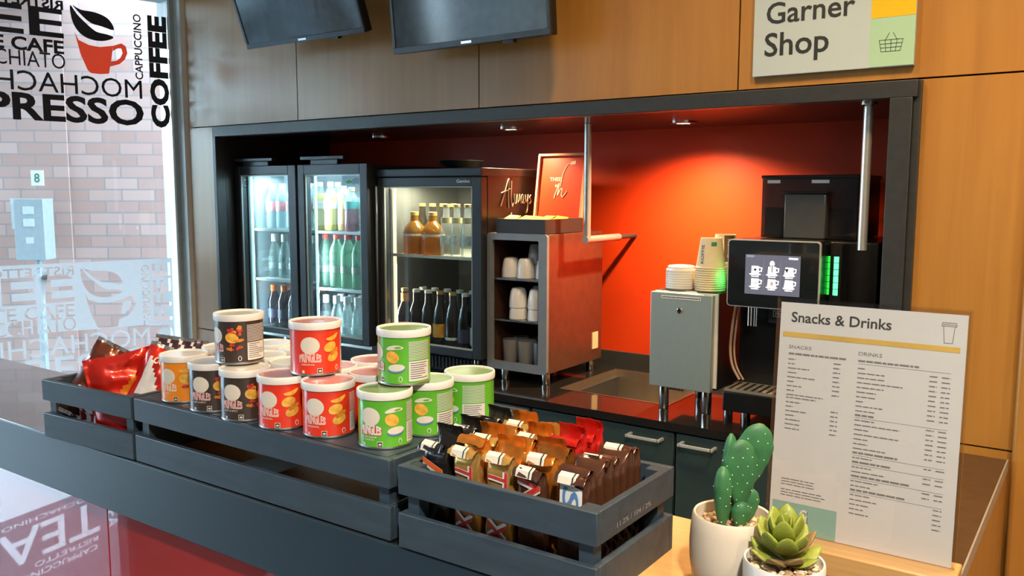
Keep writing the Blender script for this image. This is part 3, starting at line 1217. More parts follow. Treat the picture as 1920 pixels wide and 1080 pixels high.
def packet(label, w, h, th, seed, mats, loc, rot, letters=None, shape=2.2, stripes=False, band=None):
    t = thing('crisp_packet', label, 'packet', loc, 'crisp packets in the left crate')
    mb = MB()
    nu, nv = 18, 22
    idx = {}
    for side in (1, -1):
        for i in range(nu + 1):
            for j in range(nv + 1):
                u, v = -1 + 2 * i / nu, -1 + 2 * j / nv
                vv = max(-1, min(1, v / .86))
                pr = max(0, 1 - abs(u) ** shape) ** .6 * max(0, 1 - abs(vv) ** 2.4) ** .6
                nz_ = noise.noise(Vector((u * 2.2 + seed * 7.1, v * 2.2, side * 3.0 + seed))) + .5 * noise.noise(Vector((u * 5 + seed, v * 5, side)))
                y = side * (th / 2 * pr * (1 + .25 * nz_)) + .010 * nz_ * (pr ** .5) + .006 * noise.noise(Vector((u * 3, seed, v)))
                if abs(v) > .86:
                    y += .002 * math.sin(u * 16 + seed)
                sh = 1 - .07 * (1 - abs(v)) + .02 * noise.noise(Vector((v * 3, seed, side * .1)))
                mb.v.append(Vector((u * w / 2 * sh, y, v * h / 2)))
                idx[(side, i, j)] = len(mb.v) - 1
    for side in (1, -1):
        for i in range(nu):
            for j in range(nv):
                q = [idx[(side, i, j)], idx[(side, i + 1, j)], idx[(side, i + 1, j + 1)], idx[(side, i, j + 1)]]
                if side == 1:
                    q = q[::-1]
                v = -1 + 2 * (j + .5) / nv
                u = -1 + 2 * (i + .5) / nu
                mi = 0
                if abs(v) > .88:
                    mi = 1
                elif band and band(u, v):
                    mi = 2
                mb.f.append(q)
                mb.m.append(mi)
    q = mb.build('bag', mats)
    q.parent = t
    if letters:
        mb = MB()
        s, lx, lz, lh, rotl, lm = letters
        mb.text(s, fr((lx, -th / 2 - .008, lz), (math.cos(rotl), 0, math.sin(rotl)), (-math.sin(rotl), 0, math.cos(rotl))), lh * len(s) * .75, lh, 0, .03)
        dq = mb.build('lettering', lm)
        # lay the letters on the bag surface
        for v_ in dq.data.vertices:
            u = v_.co.x / (w / 2)
            v = v_.co.z / (h / 2)
            best = min(((mb2.co.x - v_.co.x) ** 2 + (mb2.co.z - v_.co.z) ** 2, mb2.co.y) for mb2 in q.data.vertices if mb2.index < 10 ** 9 and mb2.index >= (nu + 1) * (nv + 1))
            v_.co.y = best[1] - .0016
        dq.parent = t
    t.rotation_euler = rot
    return t


F_red = pm('red_foil', (.60, .020, .010), .25, metal=.35, coat=.5, var=.25, scale=25)
F_brown = pm('brown_foil', (.14, .035, .018), .25, metal=.35, coat=.5, var=.3, scale=25)
F_silver = pm('silver_foil', (.72, .74, .76), .2, metal=.9, var=.1)
F_purple = pm('purple_foil', (.10, .05, .07), .22, metal=.5, coat=.4, var=.4, scale=60)
F_oran = pm('orange_foil_print', (.80, .22, .02), .3, metal=.3, coat=.4, var=.35, scale=40)
F_white = pm('white_foil_print', (.75, .75, .76), .3, coat=.4)
F_gold = pm('gold_foil', (.86, .46, .12), .25, metal=.7, coat=.3, var=.25, scale=40)
F_gold2 = pm('dark_gold_foil', (.52, .19, .035), .25, metal=.75, coat=.3, var=.3, scale=40)
F_goldo = pm('orange_gold_foil', (.74, .24, .03), .22, metal=.7, coat=.4, var=.35, scale=50)
F_blk = pm('black_foil', (.018, .014, .012), .2, metal=.3, coat=.5, var=.3)
F_brn2 = pm('cocoa_foil', (.11, .042, .022), .22, metal=.5, coat=.5, var=.3, scale=30)
F_dred = pm('bright_red_foil', (.52, .012, .008), .25, metal=.3, coat=.5, var=.2)

rb = lambda u, v: (u - .1) ** 2 * 3 + (v - .1) ** 2 * 6 < .5 and math.sin(u * 9 + v * 7) > -.1
packet('red crisp packet with orange picture lying across the left crate', .115, .115, .045, 3, [F_red, F_red, F_oran], (-1.440, .835, 1.205), (R(-34), R(80), R(34)), ('SUS', -.035, .052, .016, 0, M_cream), band=rb)
packet('brown crisp packet standing at the left end of the left crate', .11, .15, .04, 5, [F_brown, F_silver, F_oran], (-1.512, .840, 1.192), (R(-14), R(30), R(45)), None, band=lambda u, v: u > .55 and abs(v) < .7)
packet('second brown crisp packet behind the red packet', .12, .15, .04, 8, [F_brown, F_red, F_oran], (-1.462, .915, 1.192), (R(-8), R(80), R(25)), None, band=lambda u, v: abs(v - .3) < .22 and u > -.3)
packet('red crisp packet with white corner beside the orange can', .105, .145, .04, 11, [F_red, F_silver, F_white], (-1.373, .868, 1.200), (R(-20), R(22), R(38)), ('OC', -.03, .035, .013, 0, M_cream), band=lambda u, v: u + v * .9 < -.15 and u < .3 and v > -.6 and u > -.75)
packet('dark purple crisp packet upright at the back of the left crate', .10, .15, .035, 14, [F_purple, F_silver, F_white], (-1.412, .925, 1.205), (R(-6), R(8), R(35)), None, band=lambda u, v: math.sin(u * 14 + v * 17) > .55)
packet('silver and red striped packet low at the front of left crate', .10, .20, .03, 17, [F_dred, F_silver, F_white], (-1.455, .800, 1.150), (R(5), R(90), R(4)), None, band=lambda u, v: math.sin(v * 18 + u * 5) > .1 and v < .1)

# ------------------------------------------------------------------ chocolate bars


def bar_mesh(foil, tab, logo, hh=.115, seed=0, name='chocolate_bar', fold=1, tabbed=True):
    t = thing(name, '', 'chocolate bar')
    w, th = .0205, .0088
    secs = [(0, w * .95, .0007, 0), (.009, w * .98, .0010, 0), (.016, w, th * .85, 0)]
    nb = 8
    for k in range(nb):
        z = .022 + (hh - .040) * k / (nb - 1)
        secs.append((z, w * (1 + .02 * math.sin(k * 2.3 + seed)), th * (1 + .06 * math.sin(k * 1.7 + seed * 2)), 0))
    secs += [(hh - .012, w * .99, th * .72, -.0005 * fold), (hh - .007, w * .97, th * .42, -.001 * fold)]
    if fold:
        secs += [(hh - .001, w * .97, .0014, -.003 * fold), (hh + .0012, w * .98, .0009, -.007 * fold), (hh + .0010, w * 1.0, .0008, -.011 * fold), (hh - .002, w * 1.0, .0008, -.0145 * fold), (hh - .0065, w * .98, .0008, -.0165 * fold)]
    else:
        secs += [(hh - .001, w * .97, .0016, 0), (hh + .005, w * .99, .0009, .001), (hh + .011, w * 1.0, .0008, -.001), (hh + .016, w * .98, .0008, -.003)]
    mb = MB()
    n = 20
    rings = []
    for i, (z, a, b, yo) in enumerate(secs):
        ring = []
        for k in range(n):
            an = 2 * PI * k / n
            c, s = math.cos(an), math.sin(an)
            x = a * math.copysign(abs(c) ** .6, c)
            y = b * math.copysign(abs(s) ** .7, s)
            z_j = 0
            if b > .003:
                q = noise.noise(Vector((x * 150 + seed * 3, y * 150, z * 90 + seed)))
                y += .0022 * q
                x += .0008 * q
            else:
                q = noise.noise(Vector((x * 120 + seed * 5, seed, z * 160 + yo * 160)))
                y += .0007 * math.sin(x * 700 + seed) + .0022 * q
                z_j = .0030 * noise.noise(Vector((x * 140 + seed * 2, yo * 220 + 3, seed)))
            mb.v.append(Vector((x, y + yo, z + z_j)))
            ring.append(len(mb.v) - 1)
        rings.append(ring)
    for i in range(len(rings) - 1):
        for k in range(n):
            k2 = (k + 1) % n
            mb.f.append([rings[i][k], rings[i][k2], rings[i + 1][k2], rings[i + 1][k]])
            mb.m.append(0)
    mb.f.append(rings[0][::-1])
    mb.m.append(0)
    mb.f.append(rings[-1])
    mb.m.append(0)
    mb.build('wrapper', foil, t, sharp=50)
    if tabbed and fold:
        mb = MB()
        x0, x1 = -w * .70, w * .45
        for (a_, b_, m_) in ((x0, x1, 0), (w * .20, w * .30, 1)):
            d_ = .0002 * m_
            mb.add([(a_, -.0165 * fold - .001 * fold, hh - .0075 + d_), (b_, -.0175 * fold, hh - .0075 + d_), (b_, -.0150 * fold - d_ * fold, hh + .0005 + d_), (a_, -.0150 * fold - d_ * fold, hh + .0005 + d_),
                    (a_, -.0085 * fold, hh + .0042 + d_), (b_, -.0085 * fold, hh + .0042 + d_)], [(0, 1, 2, 3), (3, 2, 5, 4)], m_)
        mb.build('printed_tab', [tab, M_inkb], t)
    if logo:
        s, h, col, edge, zt, ln, slant = logo
        mb = MB()
        yy = -th - .0014
        # letters run down the bar, with a pale edge behind
        T0 = fr((-h / 2, yy, zt), (0, 0, -1), (1, 0, 0))
        S = Matrix(((1, slant, 0, 0), (0, 1, 0, 0), (0, 0, 1, 0), (0, 0, 0, 1)))
        if s == 'S':
            mb.flat([(-.004, -.004), (ln + .002, -.004), (ln + .008, h + .004), (.002, h + .004)], 1, fr((-h / 2, yy + .0002, zt), (0, 0, -1), (1, 0, 0)))
        elif edge is not None:
            mb.text(s, T0 @ S, ln, h, 1, .06)
        mb.text(s, fr((-h / 2, yy - .0004, zt), (0, 0, -1), (1, 0, 0)) @ S, ln, h, 0, .012)
        mb.build('logo', [col, edge or col], t)
    return Proto(t)


M_tab = pm('cream_tab_print', (.72, .64, .52), .4)
M_orl = pm('orange_print', (.75, .12, .02), .4)
M_wh = pm('white_print', (.78, .76, .74), .4)
P_gold = bar_mesh(F_gold, M_tab, ('TWIX', .028, M_redp, M_wh, .108, .088, .1), .124, 1)
GOLDS = [bar_mesh(F_gold, M_tab, None, .124, 2), bar_mesh(F_goldo, M_tab, None, .121, 12, fold=0), bar_mesh(F_goldo, M_tab, None, .127, 22, fold=-1, tabbed=False), bar_mesh(F_goldo, M_tab, None, .126, 32, fold=1, tabbed=False)]
GOLD2S = [bar_mesh(F_gold2, M_tab, None, .124, 3, tabbed=False), bar_mesh(F_goldo, M_tab, None, .122, 13), bar_mesh(F_gold2, M_tab, None, .122, 23, fold=0)]
P_blk = bar_mesh(F_blk, M_tab, ('N', .034, M_orl, M_wh, .104, .040, .35), .122, 4)
BLKS = [bar_mesh(F_blk, M_wh, None, .122, 5), bar_mesh(F_blk, M_wh, None, .120, 15, fold=0), bar_mesh(F_blk, M_wh, None, .124, 25, fold=-1)]
P_brn = bar_mesh(F_brn2, M_tab, ('Nu', .034, M_redp, M_cream, .108, .055, .2), .117, 6)
BRNS = [bar_mesh(F_brn2, M_tab, None, .118, 7), bar_mesh(F_brn2, M_tab, None, .117, 17, tabbed=False), bar_mesh(F_brn2, M_wh, None, .119, 27, fold=-1)]
P_brns = bar_mesh(F_brn2, M_tab, ('S', .022, M_blue, M_wh, .106, .026, .3), .117, 9)
REDS = [bar_mesh(F_dred, M_chip, ('III', .020, M_chip, None, .095, .05, 0), .124, 8, tabbed=False), bar_mesh(F_dred, M_chip, None, .122, 18, fold=0)]
random.seed(9)
cols = [(-.6785, 'black', 'leftmost black column'), (-.6305, 'gold', 'left gold column'), (-.5825, 'gold', 'middle gold column'), (-.5345, 'gold2', 'right gold column'), (-.4815, 'brown', 'brown column at right end')]
NAMEB = {'black': 'black wrapped chocolate bar', 'gold': 'gold wrapped caramel bar', 'gold2': 'dark gold wrapped bar', 'brown': 'brown wrapped peanut bar', 'red': 'bright red wrapped wafer bar'}
for ci, (x, kind, where) in enumerate(cols):
    for r in range(8):
        y = .806 + r * .0182
        kk = kind
        if kind == 'black' and r > 4:
            kk = 'black'
        if kind == 'gold2' and r >= 4:
            kk = 'red'
        if kind == 'brown' and r in (5,):
            kk = 'brown'
        if kk == 'black':
            P = P_blk if r == 0 else BLKS[r % 3]
        elif kk == 'gold':
            P = P_gold if (r == 0) else GOLDS[(r + ci * 2) % 4]
        elif kk == 'gold2':
            P = GOLD2S[r % 3] if r > 0 else P_brn
        elif kk == 'red':
            P = REDS[0] if r == 4 else REDS[r % 2]
        else:
            P = P_brns if r == 0 else BRNS[r % 3]
        if P is P_brn:
            kk = 'brown'
        lab = '%s, %s from the front in the %s' % (NAMEB[kk], ORD[r], where)
        zz = 1.1125 + .006 * (r > 0) + (.004 if kk == 'red' else 0) + random.uniform(0, .003)
        P.place((x + random.uniform(-.0012, .0012), y, zz), random.uniform(-.10, .10), lab, NAMEB[kk] + 's in the right crate', tilt=(R(random.uniform(-3, 1)), 0))

# ------------------------------------------------------------------ niche downlights
M_lampon = pm('lamp_glow', (1, .85, .6), .5, emis=(1, .78, .45), emstr=14)
M_lampoff = pm('lamp_frosted', (.55, .55, .56), .4)
for (x, y, on, lab) in ((-2.489, 2.605, False, 'unlit round downlight in the niche ceiling above the fridges'),
                        (-1.765, 2.505, True, 'lit round downlight in niche ceiling above the small fridge'),
                        (-1.150, 2.59, True, 'lit round downlight in niche ceiling above the sink')):
    t = thing('downlight', lab, 'downlight', (x, y, 1.772))
    mb = MB()
    mb.lathe([(.044, 0), (.044, -.004), (.030, -.006), (.028, 0)], 32, 0, (x, y, 1.7718))
    mb.build('trim_ring', M_chrome, t)
    mb = MB()
    mb.lathe([(0, -.003), (.029, -.003)], 32, 0, (x, y, 1.7718))
    mb.build('lamp_glass', M_lampon if on else M_lampoff, t)
    if on:
        lamp('downlight_lamp', 'SPOT', (x, y, 1.764), 95 if x > -1.5 else 45, (1, .66, .34), .02, spot=R(150), blend=1)

# ------------------------------------------------------------------ hanging steel rails
M_rail = pm('rail_steel', (.72, .70, .66), .3, metal=.75, var=.04)
t = thing('hanging_rail', 'L shaped steel rail hanging from the niche ceiling left of the sink', 'rail', (-1.435, 2.477, 1.772))
mb = MB()
mb.tube([(-1.435, 2.477, 1.771), (-1.435, 2.477, 1.392)], .0125, 20)
mb.build('upright', M_rail, t)
mb = MB()
mb.tube([(-1.435, 2.465, 1.391), (-1.435, 2.70, 1.391)], .0125, 20)
mb.build('crossbar', M_rail, t)
mb = MB()
mb.tube([(-1.435, 2.70, 1.391), (-1.435, 2.829, 1.391)], .008, 14)
mb.build('wall_pin', M_dark, t)
t = thing('hanging_rail', 'steel rail hanging from niche ceiling in front of the coffee machine', 'rail', (-.519, 2.282, 1.772))
mb = MB()
mb.tube([(-.519, 2.282, 1.771), (-.519, 2.282, 1.404)], .0115, 20)
mb.build('upright', M_rail, t)
mb = MB()
mb.lathe([(.020, 0), (.020, -.006), (.0115, -.010)], 20, 0, (-.519, 2.282, 1.7715))
mb.build('flange', M_chrome, t)

# ------------------------------------------------------------------ fridges
M_fr = pm('fridge_black', (.030, .036, .043), .35, metal=.2, var=.08)
M_frin = pm('fridge_liner', (.42, .47, .50), .4, var=.03)
M_frind = pm('fridge_dark_liner', (.10, .105, .10), .4, var=.05)
M_shelf = pm('shelf_wire_white', (.65, .68, .68), .35, metal=.3)


def fridge_case(t, x0, x1, y0, y1, z0, z1, zi0, zi1, liner):
    mb = MB()
    w = .028
    mb.box(x0, x0 + w, y0, y1, z0, z1)
    mb.box(x1 - w, x1, y0, y1, z0, z1)
    mb.box(x0 + w, x1 - w, y0, y1, zi1, z1)
    mb.box(x0 + w, x1 - w, y0, y1, z0, zi0)
    mb.box(x0 + w, x1 - w, y1 - .03, y1, zi0, zi1)
    q = .002
    mb.box(x0 + w, x0 + w + q, y0 + .003, y1 - .03, zi0, zi1, 1)
    mb.box(x1 - w - q, x1 - w, y0 + .003, y1 - .03, zi0, zi1, 1)
    mb.box(x0 + w + q, x1 - w - q, y1 - .03 - q, y1 - .03, zi0, zi1, 1)
    mb.box(x0 + w + q, x1 - w - q, y0 + .003, y1 - .032, zi1 - q, zi1, 1)
    mb.box(x0 + w + q, x1 - w - q, y0 + .003, y1 - .032, zi0, zi0 + q, 1)
    return mb.build('case', [M_fr, liner], t)


def frame_door(t, x0, x1, z0, z1, gx0, gx1, gz0, gz1, y, th=.035):
    mb = MB()
    mb.box(x0, gx0, y, y + th, z0, z1)
    mb.box(gx1, x1, y, y + th, z0, z1)
    mb.box(gx0, gx1, y, y + th, gz1, z1)
    mb.box(gx0, gx1, y, y + th, z0, gz0)
    d = mb.build('door', M_fr, t, bevel=.002)
    mb = MB()
    mb.box(gx0 - .001, gx1 + .001, y + .010, y + .014, gz0 - .001, gz1 + .001)
    mb.build('glass_pane', M_fglass, d)
    mb = MB()
    gw = .005
    mb.box(gx0, gx0 + gw, y + .004, y + .010, gz0, gz1)
    mb.box(gx1 - gw, gx1, y + .004, y + .010, gz0, gz1)
    mb.box(gx0 + gw, gx1 - gw, y + .004, y + .010, gz1 - gw, gz1)
    mb.box(gx0 + gw, gx1 - gw, y + .004, y + .010, gz0, gz0 + gw)
    mb.build('seal', pm('pale_seal', (.40, .46, .46), .4), d)
    return d


# double door fridge
FX0, FX1 = -3.028, -2.262
t = thing('drinks_fridge', 'large dark double door drinks fridge with glass doors, at left of niche', 'fridge', (-2.645, 2.5, CZ))
fridge_case(t, FX0, FX1, 2.33, 2.80, CZ + .001, 1.648, .945, 1.622, M_frin)
d1 = frame_door(t, -3.026, -2.653, .968, 1.653, -2.998, -2.698, .988, 1.617, 2.29)
d2 = frame_door(t, -2.640, -2.262, .968, 1.653, -2.604, -2.300, .990, 1.616, 2.29)
mb = MB()
mb.box(-3.018, -2.779, 2.28, 2.31, 1.671, 1.684)
mb.box(-2.98, -2.82, 2.295, 2.315, 1.652, 1.672)
mb.build('handle', M_fr, d1, bevel=.002)
mb = MB()
mb.box(-2.6115, -2.373, 2.28, 2.31, 1.671, 1.684)
mb.box(-2.57, -2.42, 2.295, 2.315, 1.652, 1.672)
mb.build('handle', M_fr, d2, bevel=.002)
mb = MB()
mb.lathe([(0, 0), (.008, 0), (.008, .004), (.0, .004)], 16, 0, T=fr((-2.735, 2.29, .955), (1, 0, 0), (0, 0, 1)))
mb.build('lock', M_chrome, t)
mb = MB()
mb.lathe([(.018, 0), (.020, 0)], 28, 0, T=fr((-2.972, 2.2985, 1.585), (1, 0, 0), (0, 0, 1)))
mb.rect(-.010, .002, .010, .005, 0, fr((-2.972, 2.2985, 1.585), (1, 0, 0), (0, 0, 1)))
mb.rect(-.009, -.006, .009, -.003, 0, fr((-2.972, 2.2985, 1.585), (1, 0, 0), (0, 0, 1)))
q = mb.build('round_sticker', M_ink, d1)
Te = fr((-2.335, 2.2985, 1.572), (1, 0, 0), (0, 0, 1))
mb = MB()
mb.text('ECO', Te @ Matrix.Translation((-.030, -.024, 0)), .05, .016, 0, .02)
mb.build('lettering', pm('yellow_sticker', (.75, .6, .02), .5), d2)
mb = MB()
for k in range(4):
    r_ = .010 + k * .007
    pts = [(.012 + r_ * math.cos(R(a)), .002 + r_ * .8 * math.sin(R(a))) for a in range(10, 171, 16)]
    stroke(mb, pts, .0011, Te)
mb.flat([(-.05, .012), (-.03, .006), (-.012, .016), (-.028, .022)], 1, Te)
mb.build('leaf_sticker', [M_ink, pm('green_sticker', (.05, .35, .06), .5)], d2)
for (x0, x1, z) in ((-2.998, -2.65, 1.392), (-2.998, -2.65, 1.182), (-2.64, -2.294, 1.392), (-2.64, -2.294, 1.165)):
    mb = MB()
    mb.box(x0 + .004, x1 - .004, 2.350, 2.358, z - .008, z + .002)
    mb.box(x0 + .004, x1 - .004, 2.358, 2.765, z - .006, z - .001)
    mb.build('shelf', M_shelf, t)
M_ledc = pm('cool_led', (.7, .95, 1), .5, emis=(.62, .95, .95), emstr=1.0)
for x in (-2.990, -2.596):
    mb = MB()
    mb.box(x - .002, x + .004, 2.336, 2.345, 1.0, 1.61)
    mb.build('light_strip', M_ledc, t)
mb = MB()
mb.box(-2.99, -2.66, 2.340, 2.350, 1.612, 1.619)
mb.box(-2.60, -2.30, 2.340, 2.350, 1.612, 1.619)
mb.build('light_strip', M_ledc, t)
for z_ in (1.07, 1.285, 1.50):
    lamp('fridge_lamp', 'AREA', (-2.984, 2.3405, z_), .75, (.66, .95, 1), .19, rot=(0, R(-90), R(35)), sizey=.006)
    lamp('fridge_lamp', 'AREA', (-2.590, 2.3405, z_), 1.0, (.78, .97, 1), .19, rot=(0, R(-90), R(35)), sizey=.006)
lamp('fridge_lamp', 'AREA', (-2.83, 2.42, 1.612), 2.2, (.65, .92, 1), .26, sizey=.1)
lamp('fridge_lamp', 'AREA', (-2.46, 2.42, 1.612), 2.5, (.72, .94, 1), .26, sizey=.1)

# small single door fridge
GX0, GX1 = -2.252, -1.765
t = thing('drinks_fridge', 'small dark fridge with one glass door, beside the cup cabinet', 'fridge', (-2.01, 2.55, CZ))
fridge_case(t, GX0, GX1, 2.368, 2.81, CZ + .001, 1.603, .965, 1.585, M_frind)
mb = MB()
mb.box(GX0, GX1 + .002, 2.33, 2.81, 1.6035, 1.631)
mb.build('top_cover', M_fr, t, bevel=.002)
d = frame_door(t, GX0 + .004, GX1, .967, 1.600, -2.222, -1.806, .996, 1.569, 2.33)
mb = MB()
mb.text('Gamko', fr((-1.872, 2.3295, 1.5805), (1, 0, 0), (0, 0, 1)), .058, .011, 0, .01)
mb.build('lettering', M_white, d)
mb = MB()
mb.box(-2.250, -2.240, 2.315, 2.33, 1.02, 1.57)
mb.build('handle', M_steel, d, bevel=.003)
mb = MB()
for k in range(26):
    mb.box(-2.22 + k * .0165, -2.213 + k * .0165, 2.345, 2.368, .915, .958)
mb.box(GX0, GX1, 2.362, 2.3675, .905, .962, 1)
mb.build('vent_grille', [M_fr, M_black], t)
mb = MB()
mb.lathe([(0, .012), (.010, .012), (.010, 0), (0, 0)], 16, 0, (-1.79, 2.335, .953))
mb.build('hinge_pin', M_chrome, t)
mb = MB()
mb.box(GX0 + .034, GX1 - .034, 2.375, 2.383, 1.308, 1.319)
mb.box(GX0 + .034, GX1 - .034, 2.383, 2.775, 1.310, 1.316)
mb.build('shelf', pm('pale_shelf', (.7, .66, .55), .35), t)
M_ledw = pm('warm_led', (1, .9, .7), .5, emis=(1, .84, .55), emstr=1.1)
mb = MB()
mb.box(-2.216, -2.206, 2.376, 2.384, 1.0, 1.56)
mb.build('light_strip', M_ledw, t)
lamp('fridge_lamp', 'AREA', (-2.205, 2.380, 1.14), 1.0, (1, .84, .58), .30, rot=(0, R(-90), R(30)), sizey=.006)
lamp('fridge_lamp', 'AREA', (-2.01, 2.46, 1.575), 8.0, (1, .84, .58), .34, sizey=.12)
# lettering on its side
mb = MB()
SX = GX1 + .0032


def hand(mb, pts, r, T):
    mb.tube([T @ Vector((*p, 0)) for p in smooth_open(pts)], r, 6)


def smooth_open(p, k=5):
    out = []
    n = len(p)
    for i in range(n - 1):
        a, b, c, d_ = (Vector((*p[max(0, min(n - 1, i + j - 1))], 0)) for j in range(4))
        for q in range(k):
            t_ = q / k
            r_ = .5 * (2 * b + (c - a) * t_ + (2 * a - 5 * b + 4 * c - d_) * t_ * t_ + (3 * b - a - 3 * c + d_) * t_ ** 3)
            out.append((r_.x, r_.y))
    out.append(p[-1])
    return out


TS = fr((SX, 2.44, 1.50), (0, 1, 0), (0, 0, 1))
rr_ = .0022
hand(mb, [(.0, 0), (.022, .045), (.045, .092), (.050, .085), (.045, .04), (.047, -.008)], rr_, TS)
hand(mb, [(.000, .045), (.03, .052), (.055, .060)], rr_, TS)
hand(mb, [(.066, .088), (.063, .03), (.068, -.002), (.076, .01)], rr_, TS)
hand(mb, [(.082, .042), (.085, .010), (.095, .012), (.100, .040), (.102, .012), (.112, .02), (.116, .042)], rr_, TS)
hand(mb, [(.136, .040), (.126, .034), (.123, .014), (.132, .010), (.139, .036), (.140, .010), (.146, .010)], rr_, TS)
hand(mb, [(.152, .040), (.156, .014), (.166, .018), (.170, .040), (.164, -.02), (.152, -.026)], rr_, TS)
hand(mb, [(.188, .038), (.180, .030), (.190, .016), (.180, .006)], rr_, TS)
hand(mb, [(.062, -.032), (.066, -.024)], rr_, TS)
mb.build('script_lettering', pm('copper_print', (.85, .62, .45), .4), t)
# plate lying on top
t2 = thing('serving_dish', 'dark round dish lying on top of the small fridge', 'dish', (-2.0, 2.52, 1.6315))
mb = MB()
mb.lathe([(0, 0), (.05, 0), (.085, .030), (.083, .033), (.048, .006), (0, .006)], 40, 0, (-2.0, 2.52, 1.6318))
mb.build('bowl', M_black, t2)

# ------------------------------------------------------------------ bottles


def bottle_proto(prof, capr, caph, zc, mat, capmat, label=None, labmat=None, liquid=None, neck=None, n=20, extra=None):
    t = thing('bottle', '', 'bottle')
    mb = MB()
    mb.lathe(prof, n)
    mb.build('body', mat, t)
    mb = MB()
    mb.lathe([(0, zc - .001), (capr, zc - .001), (capr, zc + caph), (capr * .8, zc + caph + .001), (0, zc + caph + .001)], n)
    mb.build('cap', capmat, t)
    if label:
        for (z0, z1, r, m_) in label:
            mb = MB()
            mb.lathe([(r, z0), (r, z1)], n)
            mb.build('paper_label', m_, t)
    if liquid:
        mb = MB()
        mb.lathe(liquid, n)
        mb.build('drink', labmat, t)
    return Proto(t)


def softprof(r, h, nr=.012, sh=.70):
    return [(0, 0), (r * .85, 0), (r, .006), (r, h * .30), (r * .93, h * .36), (r, h * .42), (r, h * sh), (r * .75, h * (sh + .12)), (nr, h * .93), (nr, h * .97)]


def inner(prof, fill, k=.92):
    return [(0, .002)] + [(r * k, z + .001) for r, z in prof[1:] if z < fill] + [(prof[-3][0] * .9 if fill > prof[-3][1] else 0.02, fill), (0, fill)]


B_clear = glass('clear_plastic', (.86, .93, .93), 1.25, .05, body=(.7, .8, .8), bodyfac=.18)
B_green = glass('pale_green_plastic', (.58, .82, .70), 1.3, .05, body=(.45, .72, .58), bodyfac=.45)
B_dark = pm('dark_brown_glass', (.018, .012, .010), .08, coat=.6)
B_cola = pm('cola_bottle', (.015, .010, .016), .1, coat=.5)
C_red = pm('red_cap', (.75, .05, .03), .4)
C_white = pm('white_cap', (.75, .80, .80), .4)
C_orange = pm('orange_cap', (.75, .17, .02), .4)
C_gold = pm('gold_cap', (.65, .46, .16), .3, metal=.7)
L_yel = pm('yellow_drink', (.85, .68, .04), .3)
L_amb = pm('amber_drink', (.75, .38, .10), .3)
L_redd = pm('berry_drink', (.45, .05, .06), .3)
L_wlab = pm('white_paper_label', (.72, .76, .74), .5, var=.2, scale=90)
L_olab = pm('orange_paper_label', (.85, .35, .03), .5, var=.3, scale=60)
L_cream = pm('cream_paper_label', (.68, .60, .36), .5, var=.25, scale=90)
L_cola = pm('cola_paper_label', (.06, .05, .10), .5, var=.3, scale=60)
GP = 'drinks in the fridges'

p_g = softprof(.030, .205)
PB_green = bottle_proto(p_g, .0135, .018, .195, B_green, C_red, [(.062, .088, .0304, glass('mint_label', (.8, .9, .85), 1.3, .3, body=(.55, .62, .58), bodyfac=.8))])
p_y = softprof(.029, .185)
PB_yel = bottle_proto(p_y, .0125, .016, .178, B_clear, C_white, [(.088, .120, .0294, L_wlab)], L_yel, inner(p_y, .15))
PB_amb = bottle_proto(p_y, .0125, .016, .146, B_clear, C_white, None, L_amb, inner(p_y, .12))
PB_red = bottle_proto(softprof(.030, .165), .0125, .014, .158, B_clear, C_white, [(.09, .118, .0302, pm('teal_paper_label', (.10, .45, .42), .5, var=.2))], L_redd, inner(softprof(.030, .165), .115))
p_w = [(0, 0), (.026, 0), (.028, .004), (.028, .08), (.022, .115), (.012, .150), (.012, .170)]
PB_wat = bottle_proto(p_w, .0145, .030, .155, B_clear, C_white, [(.04, .065, .0283, glass('faint_label', (.9, .95, .95), 1.3, .3, body=(.7, .75, .75), bodyfac=.3))])
PB_cola = bottle_proto(softprof(.028, .19), .0135, .026, .176, B_cola, C_orange, [(.06, .10, .0284, L_cola)])
PB_mix = bottle_proto(softprof(.029, .180), .0125, .016, .172, glass('milky_plastic', (.8, .9, .92), 1.3, .1, body=(.6, .75, .78), bodyfac=.5), C_white, [(.075, .115, .0294, pm('pink_paper_label', (.75, .35, .38), .5, var=.3, scale=60))])
p_b = [(0, 0), (.028, 0), (.030, .004), (.030, .115), (.026, .140), (.0145, .172), (.0125, .214)]
beer = lambda labs, m=B_dark, cap=C_gold: bottle_proto(p_b, .0142, .010, .208, m, cap, labs)
PBe1 = beer([(.165, .200, .0155, L_olab), (.045, .095, .0303, L_olab)])
PBe2 = beer([(.04, .09, .0303, L_cola)], cap=C_white)
PBe3 = beer([(.05, .10, .0303, L_olab)])
PBe4 = beer([(.045, .055, .0303, L_wlab)])
PBe5 = beer([(.150, .185, .0190, L_cream), (.035, .100, .0303, L_cream)], cap=L_cola)
p_s = [(0, 0), (.022, 0), (.0235, .003), (.0235, .095), (.019, .120), (.0125, .150), (.0115, .182)]
PBs1 = bottle_proto(p_s, .0130, .010, .178, glass('smoky_glass', (.38, .33, .28), 1.5, .02, body=(.12, .10, .08), bodyfac=.4), C_gold, [(.06, .066, .0237, L_wlab)])
PBs2 = bottle_proto(p_s, .0130, .010, .178, glass('clear_bottle_glass', (.82, .86, .86), 1.5, .02, body=(.5, .55, .55), bodyfac=.2), C_gold, [(.04, .075, .0237, L_wlab), (.12, .14, .0195, L_cream)])
p_o = [(0, 0), (.040, 0), (.044, .006), (.044, .080), (.034, .105), (.016, .125), (.014, .150)]
PBo = bottle_proto(p_o, .016, .012, .146, glass('amber_glass', (.62, .36, .08), 1.45, .03, body=(.38, .20, .03), bodyfac=.55), C_gold, [(.07, .078, .0443, L_wlab)])

